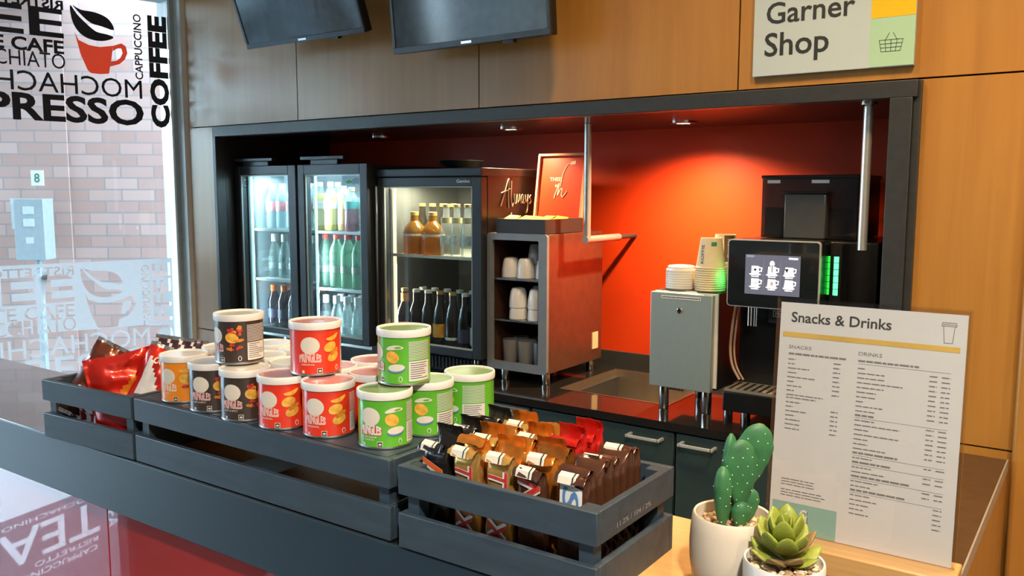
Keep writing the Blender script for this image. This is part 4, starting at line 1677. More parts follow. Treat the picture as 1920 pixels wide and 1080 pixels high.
ZG = 1.1655
rowname = ['front', 'second', 'third']
for r in range(2):
    for k in range(5):
        x = -2.612 + k * .0625 + r * .004
        if x < -2.31:
            PB_green.place((x, 2.405 + r * .066, ZG), k, 'pale green bottle with red cap, %s from left in the %s row, right fridge door' % (ORD[k], rowname[r]), GP)
ZT = 1.3925
for i, (x, y, P, lab) in enumerate(((-2.645, 2.41, PB_yel, 'yellow drink bottle leftmost on top shelf behind the right fridge door'),
                                    (-2.583, 2.41, PB_yel, 'yellow drink bottle second on top shelf behind the right fridge door'),
                                    (-2.527, 2.43, PB_amb, 'amber drink bottle on top shelf behind the right fridge door'),
                                    (-2.460, 2.405, PB_red, 'berry red drink bottle on top shelf behind the right fridge door'),
                                    (-2.398, 2.42, PB_amb, 'amber drink bottle rightmost on top shelf behind the right fridge door'),
                                    (-2.61, 2.475, PB_yel, 'yellow drink bottle in second row behind the right fridge door'))):
    P.place((x, y, ZT), i, lab, GP)
for r in range(2):
    for k in range(5):
        x = -2.606 + k * .0600 + r * .022
        PB_wat.place((x, 2.395 + r * .062, .9475), k, 'clear water bottle with white cap, %s from left in %s row, bottom of right door' % (ORD[k], rowname[r]), GP)
for r in range(2):
    for k in range(4):
        x = -2.960 + k * .066 + r * .025
        PB_cola.place((x, 2.42 + r * .07, .9475), k, 'dark cola bottle with orange cap, %s from left in %s row, left fridge door' % (ORD[k], rowname[r]), GP)
for k in range(5):
    PB_mix.place((-2.962 + k * .064, 2.43, ZT), k, 'milky bottle with pink label, %s from left on top shelf, left fridge door' % ORD[k], GP)
for k in range(5):
    PB_wat.place((-2.957 + k * .064, 2.43, 1.1825), k, 'clear bottle with white cap, %s from left on middle shelf, left fridge door' % ORD[k], GP)
seq = [PBe1, PBe2, PBe2, PBe3, PBe4, PBe2, PBe5, PBe5]
nm = ['orange neck label', 'plain dark neck', 'plain dark neck', 'gold cap and orange label', 'thin white label', 'plain dark neck', 'cream round label', 'cream round label']
for k in range(7):
    seq[k if k < 6 else 6].place((-2.186 + k * .0585, 2.405, .968), k, 'brown beer bottle with %s, %s from left in small fridge' % (nm[k], ORD[k]), GP)
PBe5.place((-1.833, 2.415, .968), 0, 'brown beer bottle with cream label, rightmost in the small fridge', GP)
for k in range(6):
    PBe2.place((-2.155 + k * .060, 2.475, .968), k, 'brown beer bottle in second row of small fridge, %s from left' % ORD[k], GP)
for k in range(4):
    PBs1.place((-2.172 + k * .051, 2.495, 1.3165), k, 'small smoky bottle, %s from left on upper shelf of small fridge' % ORD[k], GP)
for k in range(2):
    PBo.place((-2.142 + k * .0895, 2.415, 1.3165), k, 'round amber bottle, %s from left on upper shelf of small fridge' % ORD[k], GP)
for k in range(4):
    PBs2.place((-1.980 + k * .049, 2.405, 1.3165), k, 'clear bottle with pale labels, %s from left on upper shelf of small fridge' % ORD[k + 0], GP)

# ------------------------------------------------------------------ cup cabinet
t = thing('cup_warmer', 'grey open cup cabinet on steel legs holding white cups and glasses', 'cabinet', (-1.637, 2.53, CZ))
X0, X1, Y0, Y1, Z0, Z1 = -1.7585, -1.5155, 2.355, 2.73, .943, 1.4095
mb = MB()
mb.box(X0, X0 + .012, Y0 + .014, Y1, Z0, Z1)
mb.box(X1 - .012, X1, Y0 + .014, Y1, Z0, Z1)
mb.box(X0 + .012, X1 - .012, Y0 + .014, Y1, Z1 - .012, Z1)
mb.box(X0 + .012, X1 - .012, Y0 + .014, Y1, Z0, Z0 + .012)
mb.box(X0 + .012, X1 - .012, Y1 - .01, Y1, Z0 + .012, Z1 - .012)
mb.build('case', pm('wall_tinted_steel', (.30, .15, .10), .38, metal=.85, var=.1), t, bevel=.001)  # steel tinted brown to stand for the red wall's reflection
mb = MB()


def rrect(x0, y0, x1, y1, r, n=5):
    out = []
    for (cx, cy, a) in ((x1 - r, y0 + r, -90), (x1 - r, y1 - r, 0), (x0 + r, y1 - r, 90), (x0 + r, y0 + r, 180)):
        for k in range(n + 1):
            b = R(a + 90 * k / n)
            out.append((cx + r * math.cos(b), cy + r * math.sin(b)))
    return out


oo = rrect(X0 - .001, Z0 - .002, X1 + .001, Z1 + .001, .012)
ii = rrect(X0 + .020, Z0 + .026, X1 - .032, Z1 - .022, .005)
n_ = len(oo)
TC = fr((0, Y0, 0), (1, 0, 0), (0, 0, 1))
vv = [(x, z, 0) for x, z in oo] + [(x, z, 0) for x, z in ii] + [(x, z, -.014) for x, z in oo] + [(x, z, -.014) for x, z in ii]
ff = []
for k in range(n_):
    k2 = (k + 1) % n_
    ff += [(k, k2, k2 + n_, k + n_), (k + 2 * n_, k + 3 * n_, k2 + 3 * n_, k2 + 2 * n_), (k, k + 2 * n_, k2 + 2 * n_, k2), (k + n_, k2 + n_, k2 + 3 * n_, k + 3 * n_)]
mb.add(vv, ff, 0, TC)
mb.build('front_frame', pm('grey_frame_paint', (.26, .28, .30), .35, metal=.3), t)
for z in (1.2555, 1.1130):
    mb = MB()
    mb.box(X0 + .0125, X1 - .0125, Y0 + .016, Y1 - .011, z - .006, z)
    mb.build('shelf', M_steel, t)
for (x, y) in ((-1.7027, 2.3736 + .012), (-1.5429, 2.386 + .012), (-1.5426, 2.695), (-1.7027, 2.695)):
    mb = MB()
    mb.lathe([(0, 0), (.0135, 0), (.0145, .003), (.0145, Z0 - CZ - .0005), (0, Z0 - CZ - .0005)], 18, 0, (x, y, CZ + .0005))
    mb.build('leg', M_chrome, t)
mb = MB()
mb.box(X1, X1 + .003, 2.66, 2.70, .985, 1.045)
mb.build('rating_plate', pm('yellowed_plate', (.72, .62, .36), .5), t)
# cups and glasses
t = thing('cup', '', 'cup')
mb = MB()
mb.lathe([(.031, 0), (.0325, .002), (.031, .03), (.026, .060), (.021, .068), (.014, .069), (.014, .0665), (0, .0665)], 28)
mb.build('bowl', pm('white_porcelain', (.84, .82, .80), .2, coat=.5, var=.02), t)
mb = MB()
mb.tube([(.030, 0, .018), (.044, 0, .022), (.047, 0, .038), (.040, 0, .050), (.0285, 0, .050)], .004, 8)
mb.build('handle', MATS['white_porcelain'], t)
PC = Proto(t)
for (x, y, z, rz, lab) in ((-1.7005, 2.415, 1.2556, 2.4, 'upturned white cup at the left on the upper shelf'),
                           (-1.6345, 2.410, 1.2556, 2.0, 'upturned white cup in the middle of the upper shelf'),
                           (-1.5675, 2.425, 1.2556, 2.6, 'upturned white cup at the right end of the upper shelf'),
                           (-1.640, 2.480, 1.2556, 2.0, 'upturned white cup in second row on the upper shelf'),
                           (-1.634, 2.478, 1.3010, 1.2, 'upturned white cup stacked on another at the top of cabinet'),
                           (-1.667, 2.412, 1.1131, 2.2, 'lower cup of the left stack on the middle shelf'),
                           (-1.667, 2.412, 1.1530, 1.8, 'upper cup of the left stack on the middle shelf'),
                           (-1.590, 2.412, 1.1131, 2.2, 'lower cup of the right stack on the middle shelf'),
                           (-1.590, 2.412, 1.1530, 1.8, 'upper cup of the right stack on the middle shelf'),
                           (-1.628, 2.485, 1.1131, 2.2, 'white cup behind the two stacks on middle shelf'),
                           (-1.628, 2.485, 1.1560, 2.2, 'white cup highest behind the two stacks on middle shelf')):
    PC.place((x, y, z), rz, lab, 'white cups in the cup cabinet')
M_tum = glass('tumbler_glass', (.84, .86, .86), 1.5, .0, body=(.8, .8, .8), bodyfac=.3)
t = tag(MB().lathe([(0, .004), (.022, .004), (.0225, 0), (.0255, .004), (.029, .082), (.0275, .082), (.0235, .008), (0, .008)], 24).build('drinking_glass', M_tum), '', 'glass')
PT = Proto(t)
k = 0
for r in range(2):
    for c in range(3):
        PT.place((-1.705 + c * .064, 2.42 + r * .066, .9556), 0, 'clear drinking glass on cabinet bottom, %s from left in %s row' % (ORD[c], rowname[r]), 'glasses in the cup cabinet')

# ------------------------------------------------------------------ tea box with open lid
t = thing('tea_box', 'dark tea box with raised red lid on top of the cup cabinet', 'tea box', (-1.625, 2.48, 1.411))
mb = MB()
BXa, BXb, BYa, BYb, BZa, BZb = -1.7250, -1.5255, 2.36, 2.60, 1.4108, 1.459
w_ = .008
mb.box(BXa, BXb, BYa, BYa + w_, BZa, BZb)
mb.box(BXa, BXb, BYb - w_, BYb, BZa, BZb)
mb.box(BXa, BXa + w_, BYa + w_, BYb - w_, BZa, BZb)
mb.box(BXb - w_, BXb, BYa + w_, BYb - w_, BZa, BZb)
mb.box(BXa + w_, BXb - w_, BYa + w_, BYb - w_, BZa, BZa + .006)
mb.build('tray', pm('tea_box_dark', (.035, .030, .030), .4), t, bevel=.001)
mb = MB()
mb.box(BXa, BXb, BYb + .002, BYb + .012, BZb - .002, 1.687)
TLID = Matrix.Translation((0, BYb, BZb)) @ Matrix.Rotation(R(-9), 4, 'X') @ Matrix.Translation((0, -BYb, -BZb))
mb.v = [TLID @ p for p in mb.v]
l = mb.build('lid', pm('tea_lid_red', (.62, .045, .015), .35, coat=.3), t)
mb = MB()
w_ = .008
for (a, b, c, d_) in ((BXa, BXb, 1.679, 1.687), (BXa, BXa + w_, BZb, 1.679), (BXb - w_, BXb, BZb, 1.679)):
    mb.box(a, b, BYb - .012, BYb + .0015, c, d_)
mb.v = [TLID @ p for p in mb.v]
mb.build('rim', pm('copper_rim', (.70, .36, .22), .4), l)
TL = TLID @ fr((-1.675, BYb + .001, 1.59), (1, 0, 0), (0, 0, 1))
mb = MB()
mb.text('THEE', TL @ Matrix.Translation((0, 0, .0005)), .046, .013, 0, .005)
mb.text('en', TL @ Matrix.Translation((.024, -.022, .0005)), .014, .009, 0, .01)
hand(mb, [(.048, -.02), (.052, .02), (.068, .055), (.088, .066), (.100, .066)], .0018, TL)
hand(mb, [(.024, -.062), (.034, -.030), (.042, -.008), (.040, -.030), (.038, -.052), (.050, -.028), (.056, -.034), (.054, -.052), (.062, -.056), (.076, -.036)], .0019, TL)
mb.flat([(.080, .058), (.102, .060), (.102, .072), (.086, .069)], 0, TL @ Matrix.Translation((0, 0, .001)))
mb.build('lettering', pm('cream_script', (.80, .62, .52), .5), l)
M_sach = pm('yellow_sachet', (.86, .52, .06), .5, var=.25, scale=60)
mb = MB()
mb.box(-.022, .022, -.032, .032, 0, .0045)
s = mb.build('tea_sachet', M_sach, bevel=.002)
tag(s, '', 'tea sachet')
PS = Proto(s)
random.seed(5)
i = 0
mb = MB()
for cx in range(4):
    for ry in range(2):
        for st in range(1, 2):
            PS.place((-1.700 + cx * .047 + random.uniform(-.002, .002), 2.415 + ry * .085, BZb - .006 + random.uniform(0, .005)), random.uniform(-.2, .2),
                     'yellow tea sachet lying in the tea box, %s from left, %s row' % (ORD[cx], ['front', 'back'][ry]), 'tea sachets in the tea box', tilt=(R(random.uniform(8, 16)), R(random.uniform(-8, 8))))

# ------------------------------------------------------------------ milk fridge with cups on top
ML = (-1.1205, -.9140, 2.317, 2.56, .970, 1.259)
t = thing('milk_cooler', 'steel fronted milk cooler on chrome legs beside the coffee machine', 'cooler', (-1.017, 2.44, CZ))
mb = MB()
mb.box(ML[0] + .003, ML[1] - .003, ML[2] + .030, ML[3], ML[4] + .003, ML[5])
mb.build('case', M_black, t, bevel=.002)
mb = MB()
mb.box(ML[0], ML[1] - .012, ML[2], ML[2] + .022, ML[4], ML[5] - .004)
d = mb.build('door', pm('satin_steel', (.42, .50, .47), .42, metal=.6, var=.05, scale=30, stretch=(40, 1, 1)), t, bevel=.002)
mb = MB()
mb.box(ML[0] + .004, ML[1] - .004, ML[2] + .0235, ML[2] + .0295, ML[4] + .01, ML[5] - .002)
mb.build('seal', M_white, t)
mb = MB()
mb.lathe([(0, .004), (.006, .004), (.009, .002), (.009, 0)], 20, 0, T=fr((-1.026, ML[2], 1.2045), (1, 0, 0), (0, 0, 1)))
mb.rect(-.001, -.004, .001, .004, 1, fr((-1.026, ML[2] - .0045, 1.2045), (1, 0, 0), (0, 0, 1)))
mb.build('lock', [M_chrome, M_black], d)
mb = MB()
mb.box(-1.0855, -.962, ML[2] - .001, ML[2], 1.2375, 1.2465)
random.seed(3)
x = -1.082
while x < -.968:
    w = random.uniform(.002, .006)
    mb.box(x, x + w, ML[2] - .0014, ML[2] - .001, 1.2405, 1.2435, 1)
    x += w + .0012
mb.build('notice_strip', [M_white, M_inkb], d)
for (x, y) in ((-1.080, 2.338), (-.950, 2.352), (-.95, 2.53), (-1.045, 2.53)):
    mb = MB()
    mb.lathe([(0, 0), (.014, 0), (.015, .003), (.015, ML[4] - CZ + .002), (0, ML[4] - CZ + .002)], 18, 0, (x, y, CZ + .0005))
    mb.build('leg', M_chrome, t)
M_cupb = pm('kraft_cream_cup', (.74, .62, .40), .5, var=.04)
M_cuprim = pm('cup_rim', (.72, .66, .52), .45)
M_sleeve = pm('brown_cup_print', (.10, .05, .03), .5)


def paper_cup_proto(sleeve):
    t = thing('paper_cup', '', 'paper cup')
    mb = MB()
    H_ = .090
    mb.lathe([(.0425, 0), (.0450, .001), (.0455, .004), (.0440, .0062), (.0425, .0064), (.0305, H_), (.0285, H_), (.0285, H_ - .004), (0, H_ - .004)], 36)
    rad = lambda z: .0425 + (.0305 - .0425) * (z - .0064) / (H_ - .0064) + .0004

    def wr(x, z, a0):
        r_ = rad(z)
        a = a0 + x / r_
        return Vector((r_ * math.cos(a), r_ * math.sin(a), z))
    a0 = R(-90)
    if sleeve:
        nx = 10
        v = []
        for k in range(nx + 1):
            xx = -.004 + .034 * k / nx
            v += [wr(xx, .010, a0), wr(xx, H_ - .002, a0)]
        mb.add(v, [(2 * k, 2 * k + 2, 2 * k + 3, 2 * k + 1) for k in range(nx)], 1)
    dv, df = text_geo('KOFFIE', .02)
    xs_ = [p[0] for p in dv]
    ys_ = [p[1] for p in dv]
    Wd, Hd = max(xs_) - min(xs_), max(ys_) - min(ys_)
    pts = []
    for p in dv:
        u, v_ = (p[0] - min(xs_)) / Wd, (p[1] - min(ys_)) / Hd
        if sleeve:
            x, z = .006 + v_ * .011, .078 - u * .055
            q = wr(x, z, a0)
        else:
            x, z = -.010 - v_ * .011, .016 + u * .055
            q = wr(x, z, a0)
        q = Vector((q.x * 1.008, q.y * 1.008, q.z))
        pts.append(q)
    mb.add(pts, [f_[::-1] for f_ in df], 2)
    v = []
    for k in range(6):
        xx = (.010 if not sleeve else -.026) + .016 * k / 5
        v += [wr(xx, .067, a0) * 1.003, wr(xx, .079, a0) * 1.003]
    mb.add(v, [(2 * k, 2 * k + 2, 2 * k + 3, 2 * k + 1) for k in range(5)], 3)
    mb.build('cup_body', [M_cupb, M_sleeve, pm('cup_ink', (.05, .045, .04), .5) if not sleeve else M_cupb, pm('cup_logo_green', (.04, .22, .13), .5)], t)
    return Proto(t)


PK1, PK2 = paper_cup_proto(False), paper_cup_proto(True)
cx, cy = -.9685, 2.402
n1 = 11
for k in range(n1):
    PK1.place((cx, cy, ML[5] + .0005 + k * .0066), R(6) + .02 * math.sin(k * 3), 'upturned paper cup, %s from the bottom of the front stack' % ORD[k] if k < n1 - 1 else 'topmost upturned paper cup of front stack with dark lettering', 'paper cups on the milk cooler')
cx, cy = -.9640, 2.5015
for k in range(12):
    PK2.place((cx, cy, ML[5] + .0005 + k * .0066), R(22), 'upturned paper cup, %s from the bottom of the back stack' % ORD[k] if k < 11 else 'topmost upturned paper cup of back stack with brown band', 'paper cups on the milk cooler')
t = tag(MB().lathe([(.0430, 0), (.0455, .0005), (.0460, .003), (.0450, .0075), (.0415, .0085), (.0400, .0165), (.0370, .0185), (.0340, .0165), (0, .0165)], 36).build('lid_for_takeaway_cup', pm('white_lid_plastic', (.78, .76, .72), .4, var=.02)), '', 'cup lid')
PL = Proto(t)
for k in range(8):
    PL.place((-1.0665, 2.412, ML[5] + .0005 + k * .0072), k, 'white cup lid, %s from the bottom of the lid stack' % ORD[k] if k < 7 else 'topmost white cup lid of the lid stack', 'cup lids on the milk cooler')

# ------------------------------------------------------------------ coffee machine
t = thing('coffee_machine', 'black coffee machine with touch screen and green light strip', 'coffee machine', (-.70, 2.45, CZ))
M_blk = pm('machine_black', (.010, .010, .011), .25, var=.1)
mb = MB()
mb.box(-.868, -.50, 2.385, 2.76, .935, 1.418)
mb.build('body', M_blk, t, bevel=.004)
mb = MB()
hx0, hx1, hz0, hz1 = -.8695, -.6195, 1.236, 1.4215
hp = rrect(hx0, hz0, hx1, hz1, .010)
mb.prism(hp, .0885, 0, fr((0, 2.378, 0), (1, 0, 0), (0, 0, 1)))
hd = mb.build('screen_head', M_blk, t)
mb = MB()
mb.prism(hp, .010, 0, fr((0, 2.2885, 0), (1, 0, 0), (0, 0, 1)))
rm = mb.build('head_rim', pm('silver_paint', (.58, .58, .58), .35, metal=.2), hd)
mb = MB()
mb.prism(rrect(hx0 + .003, hz0 + .003, hx1 - .003, hz1 - .003, .008), .002, 0, fr((0, 2.2785, 0), (1, 0, 0), (0, 0, 1)))
mb.build('glass_front', pm('black_glass_front', (.010, .014, .017), .08, coat=.6), hd)
DX0, DX1, DZ0, DZ1 = -.8185, -.6695, 1.2735, 1.3815
TD = fr((DX0, 2.2758, DZ0), (1, 0, 0), (0, 0, 1))
mb = MB()
mb.rect(0, 0, DX1 - DX0, DZ1 - DZ0, 0, TD)
dp = mb.build('display', pm('lit_display', (.05, .05, .06), .3, emis=(.10, .105, .14), emstr=1.2), hd)
mb = MB()
TD2 = TD @ Matrix.Translation((0, 0, .0006))
TD3 = TD @ Matrix.Translation((0, 0, .001))
Wd, Hd = DX1 - DX0, DZ1 - DZ0


def mug(cx, cy, k, mb):
    mb.flat([(cx - .013 * k, cy - .009), (cx + .013 * k, cy - .009), (cx + .010, cy + .011), (cx - .010, cy + .011)], 0, TD2)
    mb.flat([(cx - .017, cy - .010), (cx + .017, cy - .010), (cx + .012, cy - .014), (cx - .012, cy - .014)], 0, TD2)
    stroke(mb, [(cx + .010, cy + .008), (cx + .018, cy + .006), (cx + .017, cy - .002), (cx + .010, cy - .004)], .0013, TD2)
    mb.rect(cx - .010, cy - .0185, cx + .010, cy - .0160, 0, TD2)


for r in range(2):
    for c in range(3):
        mug(.028 + c * .046, .066 - r * .034, .8 + .1 * c, mb)
mb.flat(ell(.074, .085, .0065, .008), 0, TD2)
mb.flat([(.030 + .092 - .014, .073), (.030 + .092 - .003, .073), (.030 + .092 - .008, .062)], 1, TD3)
mb.flat([(.0225, .070), (.0335, .070), (.028, .062)], 1, TD3)
mb.rect(.0730, .062, .0755, .082, 1, TD3)
mb.rect(.020, .030, .036, .032, 2, TD3)
mb.rect(.071, .026, .078, .036, 2, TD3)
mb.rect(.118, .0985, .142, .103, 0, TD2)
mb.rect(.003, .1005, .024, .106, 3, TD2)
for x in (.051, .097):
    mb.rect(x - .0003, .012, x + .0003, .098, 3, TD2)
mb.rect(.012, .0525, .140, .0531, 3, TD2)
mb.build('menu_icons', [pm('icon_glow', (.8, .8, .8), .4, emis=(1, .98, .95), emstr=1.5), M_inkb, pm('icon_shade', (.4, .25, .22), .4, emis=(.5, .36, .33), emstr=.6), pm('icon_line', (.2, .2, .25), .4, emis=(.20, .21, .28), emstr=1)], dp)
# spout, badge, hose
mb = MB()
mb.tube([(-.8175, 2.325, 1.24), (-.8175, 2.325, 1.178)], .0075, 14)
mb.tube([(-.802, 2.325, 1.24), (-.802, 2.325, 1.178)], .0055, 14)
mb.build('spout', M_chrome, t)
mb = MB()
mb.box(-.775, -.70, 2.352, 2.3845, 1.187, 1.2355)
nb_ = mb.build('badge_block', pm('dark_badge', (.03, .04, .045), .3), t)
Tb = fr((-.762, 2.3515, 1.205), (1, 0, 0), (0, 0, 1))
mb = MB()
for (a, b, c, d_) in ((0, 0, .06, .0016), (0, .0154, .06, .017), (0, .0016, .0016, .0154), (.0584, .0016, .06, .0154)):
    mb.rect(a, b, c, d_, 0, Tb)
mb.text('FRANKE', Tb @ Matrix.Translation((.006, .0045, 0)), .048, .008, 0, .01)
mb.build('badge', M_white, nb_)
mb = MB()
mb.box(-.868, -.56, 2.265, 2.384, .940, .996)
mb.build('drip_tray', M_blk, t, bevel=.003)
mb = MB()
mb.box(-.866, -.562, 2.268, 2.384, .9965, 1.002)
for k in range(14):
    mb.box(-.858 + k * .021, -.850 + k * .021, 2.28, 2.376, 1.002, 1.0025, 1)
mb.build('tray_grille', [pm('tray_steel', (.66, .60, .50), .35, metal=.8), M_black], t)
for (x, y) in ((-.850, 2.405), (-.54, 2.405), (-.85, 2.73), (-.54, 2.73)):
    mb = MB()
    mb.lathe([(0, 0), (.014, 0), (.014, .0355), (0, .0355)], 16, 0, (x, y, CZ + .0005))
    mb.build('leg', M_chrome, t)
mb = MB()
pts = smooth_open([(-.872, 2.372, 1.235), (-.880, 2.366, 1.17), (-.888, 2.362, 1.10), (-.884, 2.360, 1.05), (-.868, 2.352, 1.012)][0:0] or [(-.872, 1.235), (-.8815, 1.17), (-.886, 1.10), (-.878, 1.05), (-.856, 1.012)])
mb.tube([(x, 2.362, z) for x, z in pts], .004, 8)
mb.tube([(x + .010, 2.366, z) for x, z in pts], .003, 8)
mb.build('milk_hose', pm('clear_hose', (.45, .30, .22), .3), t)
# green light strip and its side pillar
mb = MB()
mb.box(-.612, -.583, 2.345, 2.3845, 1.245, 1.412)
mb.build('light_pillar', M_blk, t)
mb = MB()
for k in range(6):
    mb.box(-.602, -.590, 2.3435, 2.345, 1.277 + k * .0175, 1.2925 + k * .0175)
mb.build('light_strip', pm('green_led', (.1, .8, .3), .4, emis=(.06, 1, .22), emstr=3.2), t)
mb = MB()
for k in range(6):
    mb.box(-.6195, -.613, 2.352, 2.358, 1.277 + k * .0175, 1.2925 + k * .0175)
mb.build('light_strip', pm('green_led_dim', (.05, .5, .1), .4, emis=(.01, .75, .05), emstr=1.5), t)
lamp('green_led_lamp', 'POINT', (-.635, 2.345, 1.33), .35, (.08, 1, .2), .02)
lamp('green_led_lamp', 'POINT', (-.905, 2.375, 1.30), .10, (.08, 1, .2), .015)
# bean hopper
M_smoke = glass('smoked_plastic', (.55, .48, .46), 1.45, .02, body=(.10, .09, .085), bodyfac=.35)
hb = None
mb = MB()
HX0, HX1, HY0, HY1, HZ0, HZ1 = -.840, -.575, 2.455, 2.72, 1.420, 1.588
mb.box(HX0, HX1, HY0, HY0 + .004, HZ0, HZ1)
mb.box(HX0, HX1, HY1 - .004, HY1, HZ0, HZ1)
mb.box(HX0, HX0 + .004, HY0 + .004, HY1 - .004, HZ0, HZ1)
mb.box(HX1 - .004, HX1, HY0 + .004, HY1 - .004, HZ0, HZ1)
hb = mb.build('bean_hopper', M_smoke, t)
mb = MB()
mb.box(HX0 - .003, HX1 + .003, HY0 - .003, HY1 + .003, HZ1 + .0003, HZ1 + .010)
mb.build('lid', M_blk, hb, bevel=.002)
mb = MB()
mb.box(-.765, -.650, HY0 - .032, HY0 - .0005, HZ0, 1.545)
mb.build('front_hopper', pm('grey_smoke_plastic', (.075, .078, .075), .2), hb, bevel=.004)
mb = MB()
mb.box(-.771, -.646, HY0 - .036, HY0 - .0005, 1.5455, 1.552)
mb.build('front_lid', M_blk, hb, bevel=.002)
mb = MB()
mb.box(-.825, -.788, HY0 - .0015, HY0 - .0003, 1.575, 1.584)
mb.box(-.700, -.652, HY0 - .0015, HY0 - .0003, 1.575, 1.584)
mb.build('name_tag', M_white, hb)
mb = MB()
mb.box(HX0 + .008, HX1 - .008, HY0 + .008, HY1 - .008, HZ0, HZ0 + .085)
mb.build('coffee_beans', pm('roast_beans', (.03, .017, .010), .4, var=.5, scale=150, bump=.6), hb)

# ------------------------------------------------------------------ menu holder
MX0, MX1, MY, MZ0, MZ1 = -.3315, -.1245, 1.035, 1.127, 1.4155
t = thing('menu_holder', 'clear menu stand reading Snacks and Drinks on a wooden base', 'menu stand', (-.228, 1.035, 1.1))
tb = Matrix.Translation((-.228, MY, MZ0)) @ Matrix.Rotation(R(-4), 4, 'X') @ Matrix.Translation((.228, -MY, -MZ0))
mb = MB()
mb.box(-.332, -.116, 1.000, 1.058, 1.1005, 1.1300)
mb.build('base', M_wood_l, t, bevel=.002)
mb = MB()
mb.box(MX0 - .002, MX1 + .002, MY - .0035, MY - .0015, MZ0 + .004, MZ1 + .004, 0, tb)
mb.box(MX0 - .002, MX1 + .002, MY + .001, MY + .003, MZ0 + .004, MZ1 + .004, 0, tb)
mb.box(MX0 - .004, MX0 - .002, MY - .0035, MY + .003, MZ0 + .004, MZ1 + .004, 0, tb)
mb.box(MX1 + .002, MX1 + .004, MY - .0035, MY + .003, MZ0 + .004, MZ1 + .004, 0, tb)
mb.box(MX0 - .004, MX1 + .004, MY - .0035, MY + .003, MZ1 + .004, MZ1 + .006, 0, tb)
mb.build('acrylic_sleeve', glass('clear_acrylic', (.93, .93, .93), 1.4), t)
mb = MB()
mb.box(MX0, MX1, MY - .0006, MY, MZ0 + .004, MZ1, 0, tb)
sh = mb.build('menu_sheet', pm('menu_paper', (.76, .73, .70), .5, var=.01), t)
TM = lambda x, z, d=.0009: tb @ fr((MX0 + x, MY - d, MZ0 + z), (1, 0, 0), (0, 0, 1))
MW, MH = MX1 - MX0, MZ1 - MZ0
M_mi = pm('menu_ink', (.06, .058, .055), .5)
M_ml = pm('menu_small_print', (.24, .23, .225), .6)
mb = MB()
mb.text('Snacks & Drinks', TM(.0135, MH - .0235), .1150, None, 0, .014)
mb.build('heading', M_mi, sh)
mb = MB()
mb.rect(0, 0, MW - .010, .0062, 0, TM(.004, MH - .0425))
mb.build('yellow_rule', pm('yellow_rule_print', (.74, .47, .10), .5, var=.1), sh)
mb = MB()
Tc = TM(.1885, MH - .0255)
for pts in ([(-.0058, .012), (-.0042, -.007), (.0042, -.007), (.0058, .012)], [(-.0075, .012), (.0075, .012)], [(-.0075, .012), (-.0070, .0158), (.0070, .0158), (.0075, .012)], [(-.0065, .0138), (.0065, .0138)]):
    stroke(mb, pts, .0003, Tc)
mb.build('cup_symbol', M_ml, sh)
random.seed(12)
mb = MB()


def words(mb, x0, z, w, h, mi=0):
    """a line of small print too fine to read in the photo: word-long strokes"""
    x = x0
    while x < x0 + w:
        l = random.uniform(.003, .011)
        l = min(l, x0 + w - x)
        mb.rect(x, z, x + l, z + h, mi, TM(0, 0))
        x += l + .0011


mb.text('SNACKS', TM(.0125, MH - .0565), .0270, .0042)
mb.text('DRINKS', TM(.0945, MH - .0565), .0260, .0044)
mb.rect(.0945, MH - .0665, .1935, MH - .0662, 0, TM(0, 0))
words(mb, .0125, MH - .0640, .068, .0022)
words(mb, .0945, MH - .0640, .066, .0022)
z = MH - .0705
for k in range(16):
    if k == 8:
        words(mb, .0125, z, .044, .0013)
        z -= .0036
        words(mb, .0125, z, .036, .0013)
    else:
        words(mb, .0125, z, random.choice([.009, .012, .018, .026, .034]), .0013)
    if k < 8 or k > 9:
        words(mb, .0665, z, .0085, .0014)
    z -= .0055
for k in range(3):
    words(mb, .0125, .0690 - k * .0034, random.uniform(.036, .050), .0011)
for k in range(3):
    words(mb, .0125, .0555 - k * .0034, random.uniform(.046, .054), .0011)
z = MH - .0725
heads = {10: .022, 18: .050, 20: .043, 23: .064, 26: .060}
for k in range(32):
    if k in heads:
        mb.rect(.0945, z - .0022, .1935, z - .0019, 0, TM(0, 0))
        words(mb, .0945, z, heads[k], .0022)
    else:
        words(mb, .0945, z, random.choice([.008, .016, .022, .030, .036, .05]), .0013)
        if k < 27:
            words(mb, .1720, z, .0080, .0013)
        words(mb, .1845, z, .0090, .0013)
    z -= .0056
mb.build('price_list', M_ml, sh)
mb = MB()
mb.rect(0, 0, .0775, .0365, 0, TM(.0035, .0045))
mb.build('mint_panel', pm('mint_panel_print', (.30, .50, .42), .5, var=.02), sh)
mb = MB()
mb.text('G', TM(.0370, .0185, .0013), .0095, .0165, 0, .03)
mb.text('G', TM(.0378, .0178, .0011), .0095, .0165, 1, .03)
mb.build('emblem', [M_white, M_inkb], sh)

# ------------------------------------------------------------------ board and plants
mb = MB()
mb.box(-.500, -.330, .850, 1.071, 1.1001, 1.1017)
tag(mb.build('wooden_mat', M_board), 'thin light wooden mat lying on bar under the cactus pot', 'mat')


def potted(label, x, y, z, prof, potmat):
    t = thing('potted_cactus' if 'cactus' in label else 'potted_succulent', label, 'potted plant', (x, y, z))
    mb = MB()
    mb.lathe(prof, 64, 0, (x, y, z))
    mb.build('pot', potmat, t)
    return t


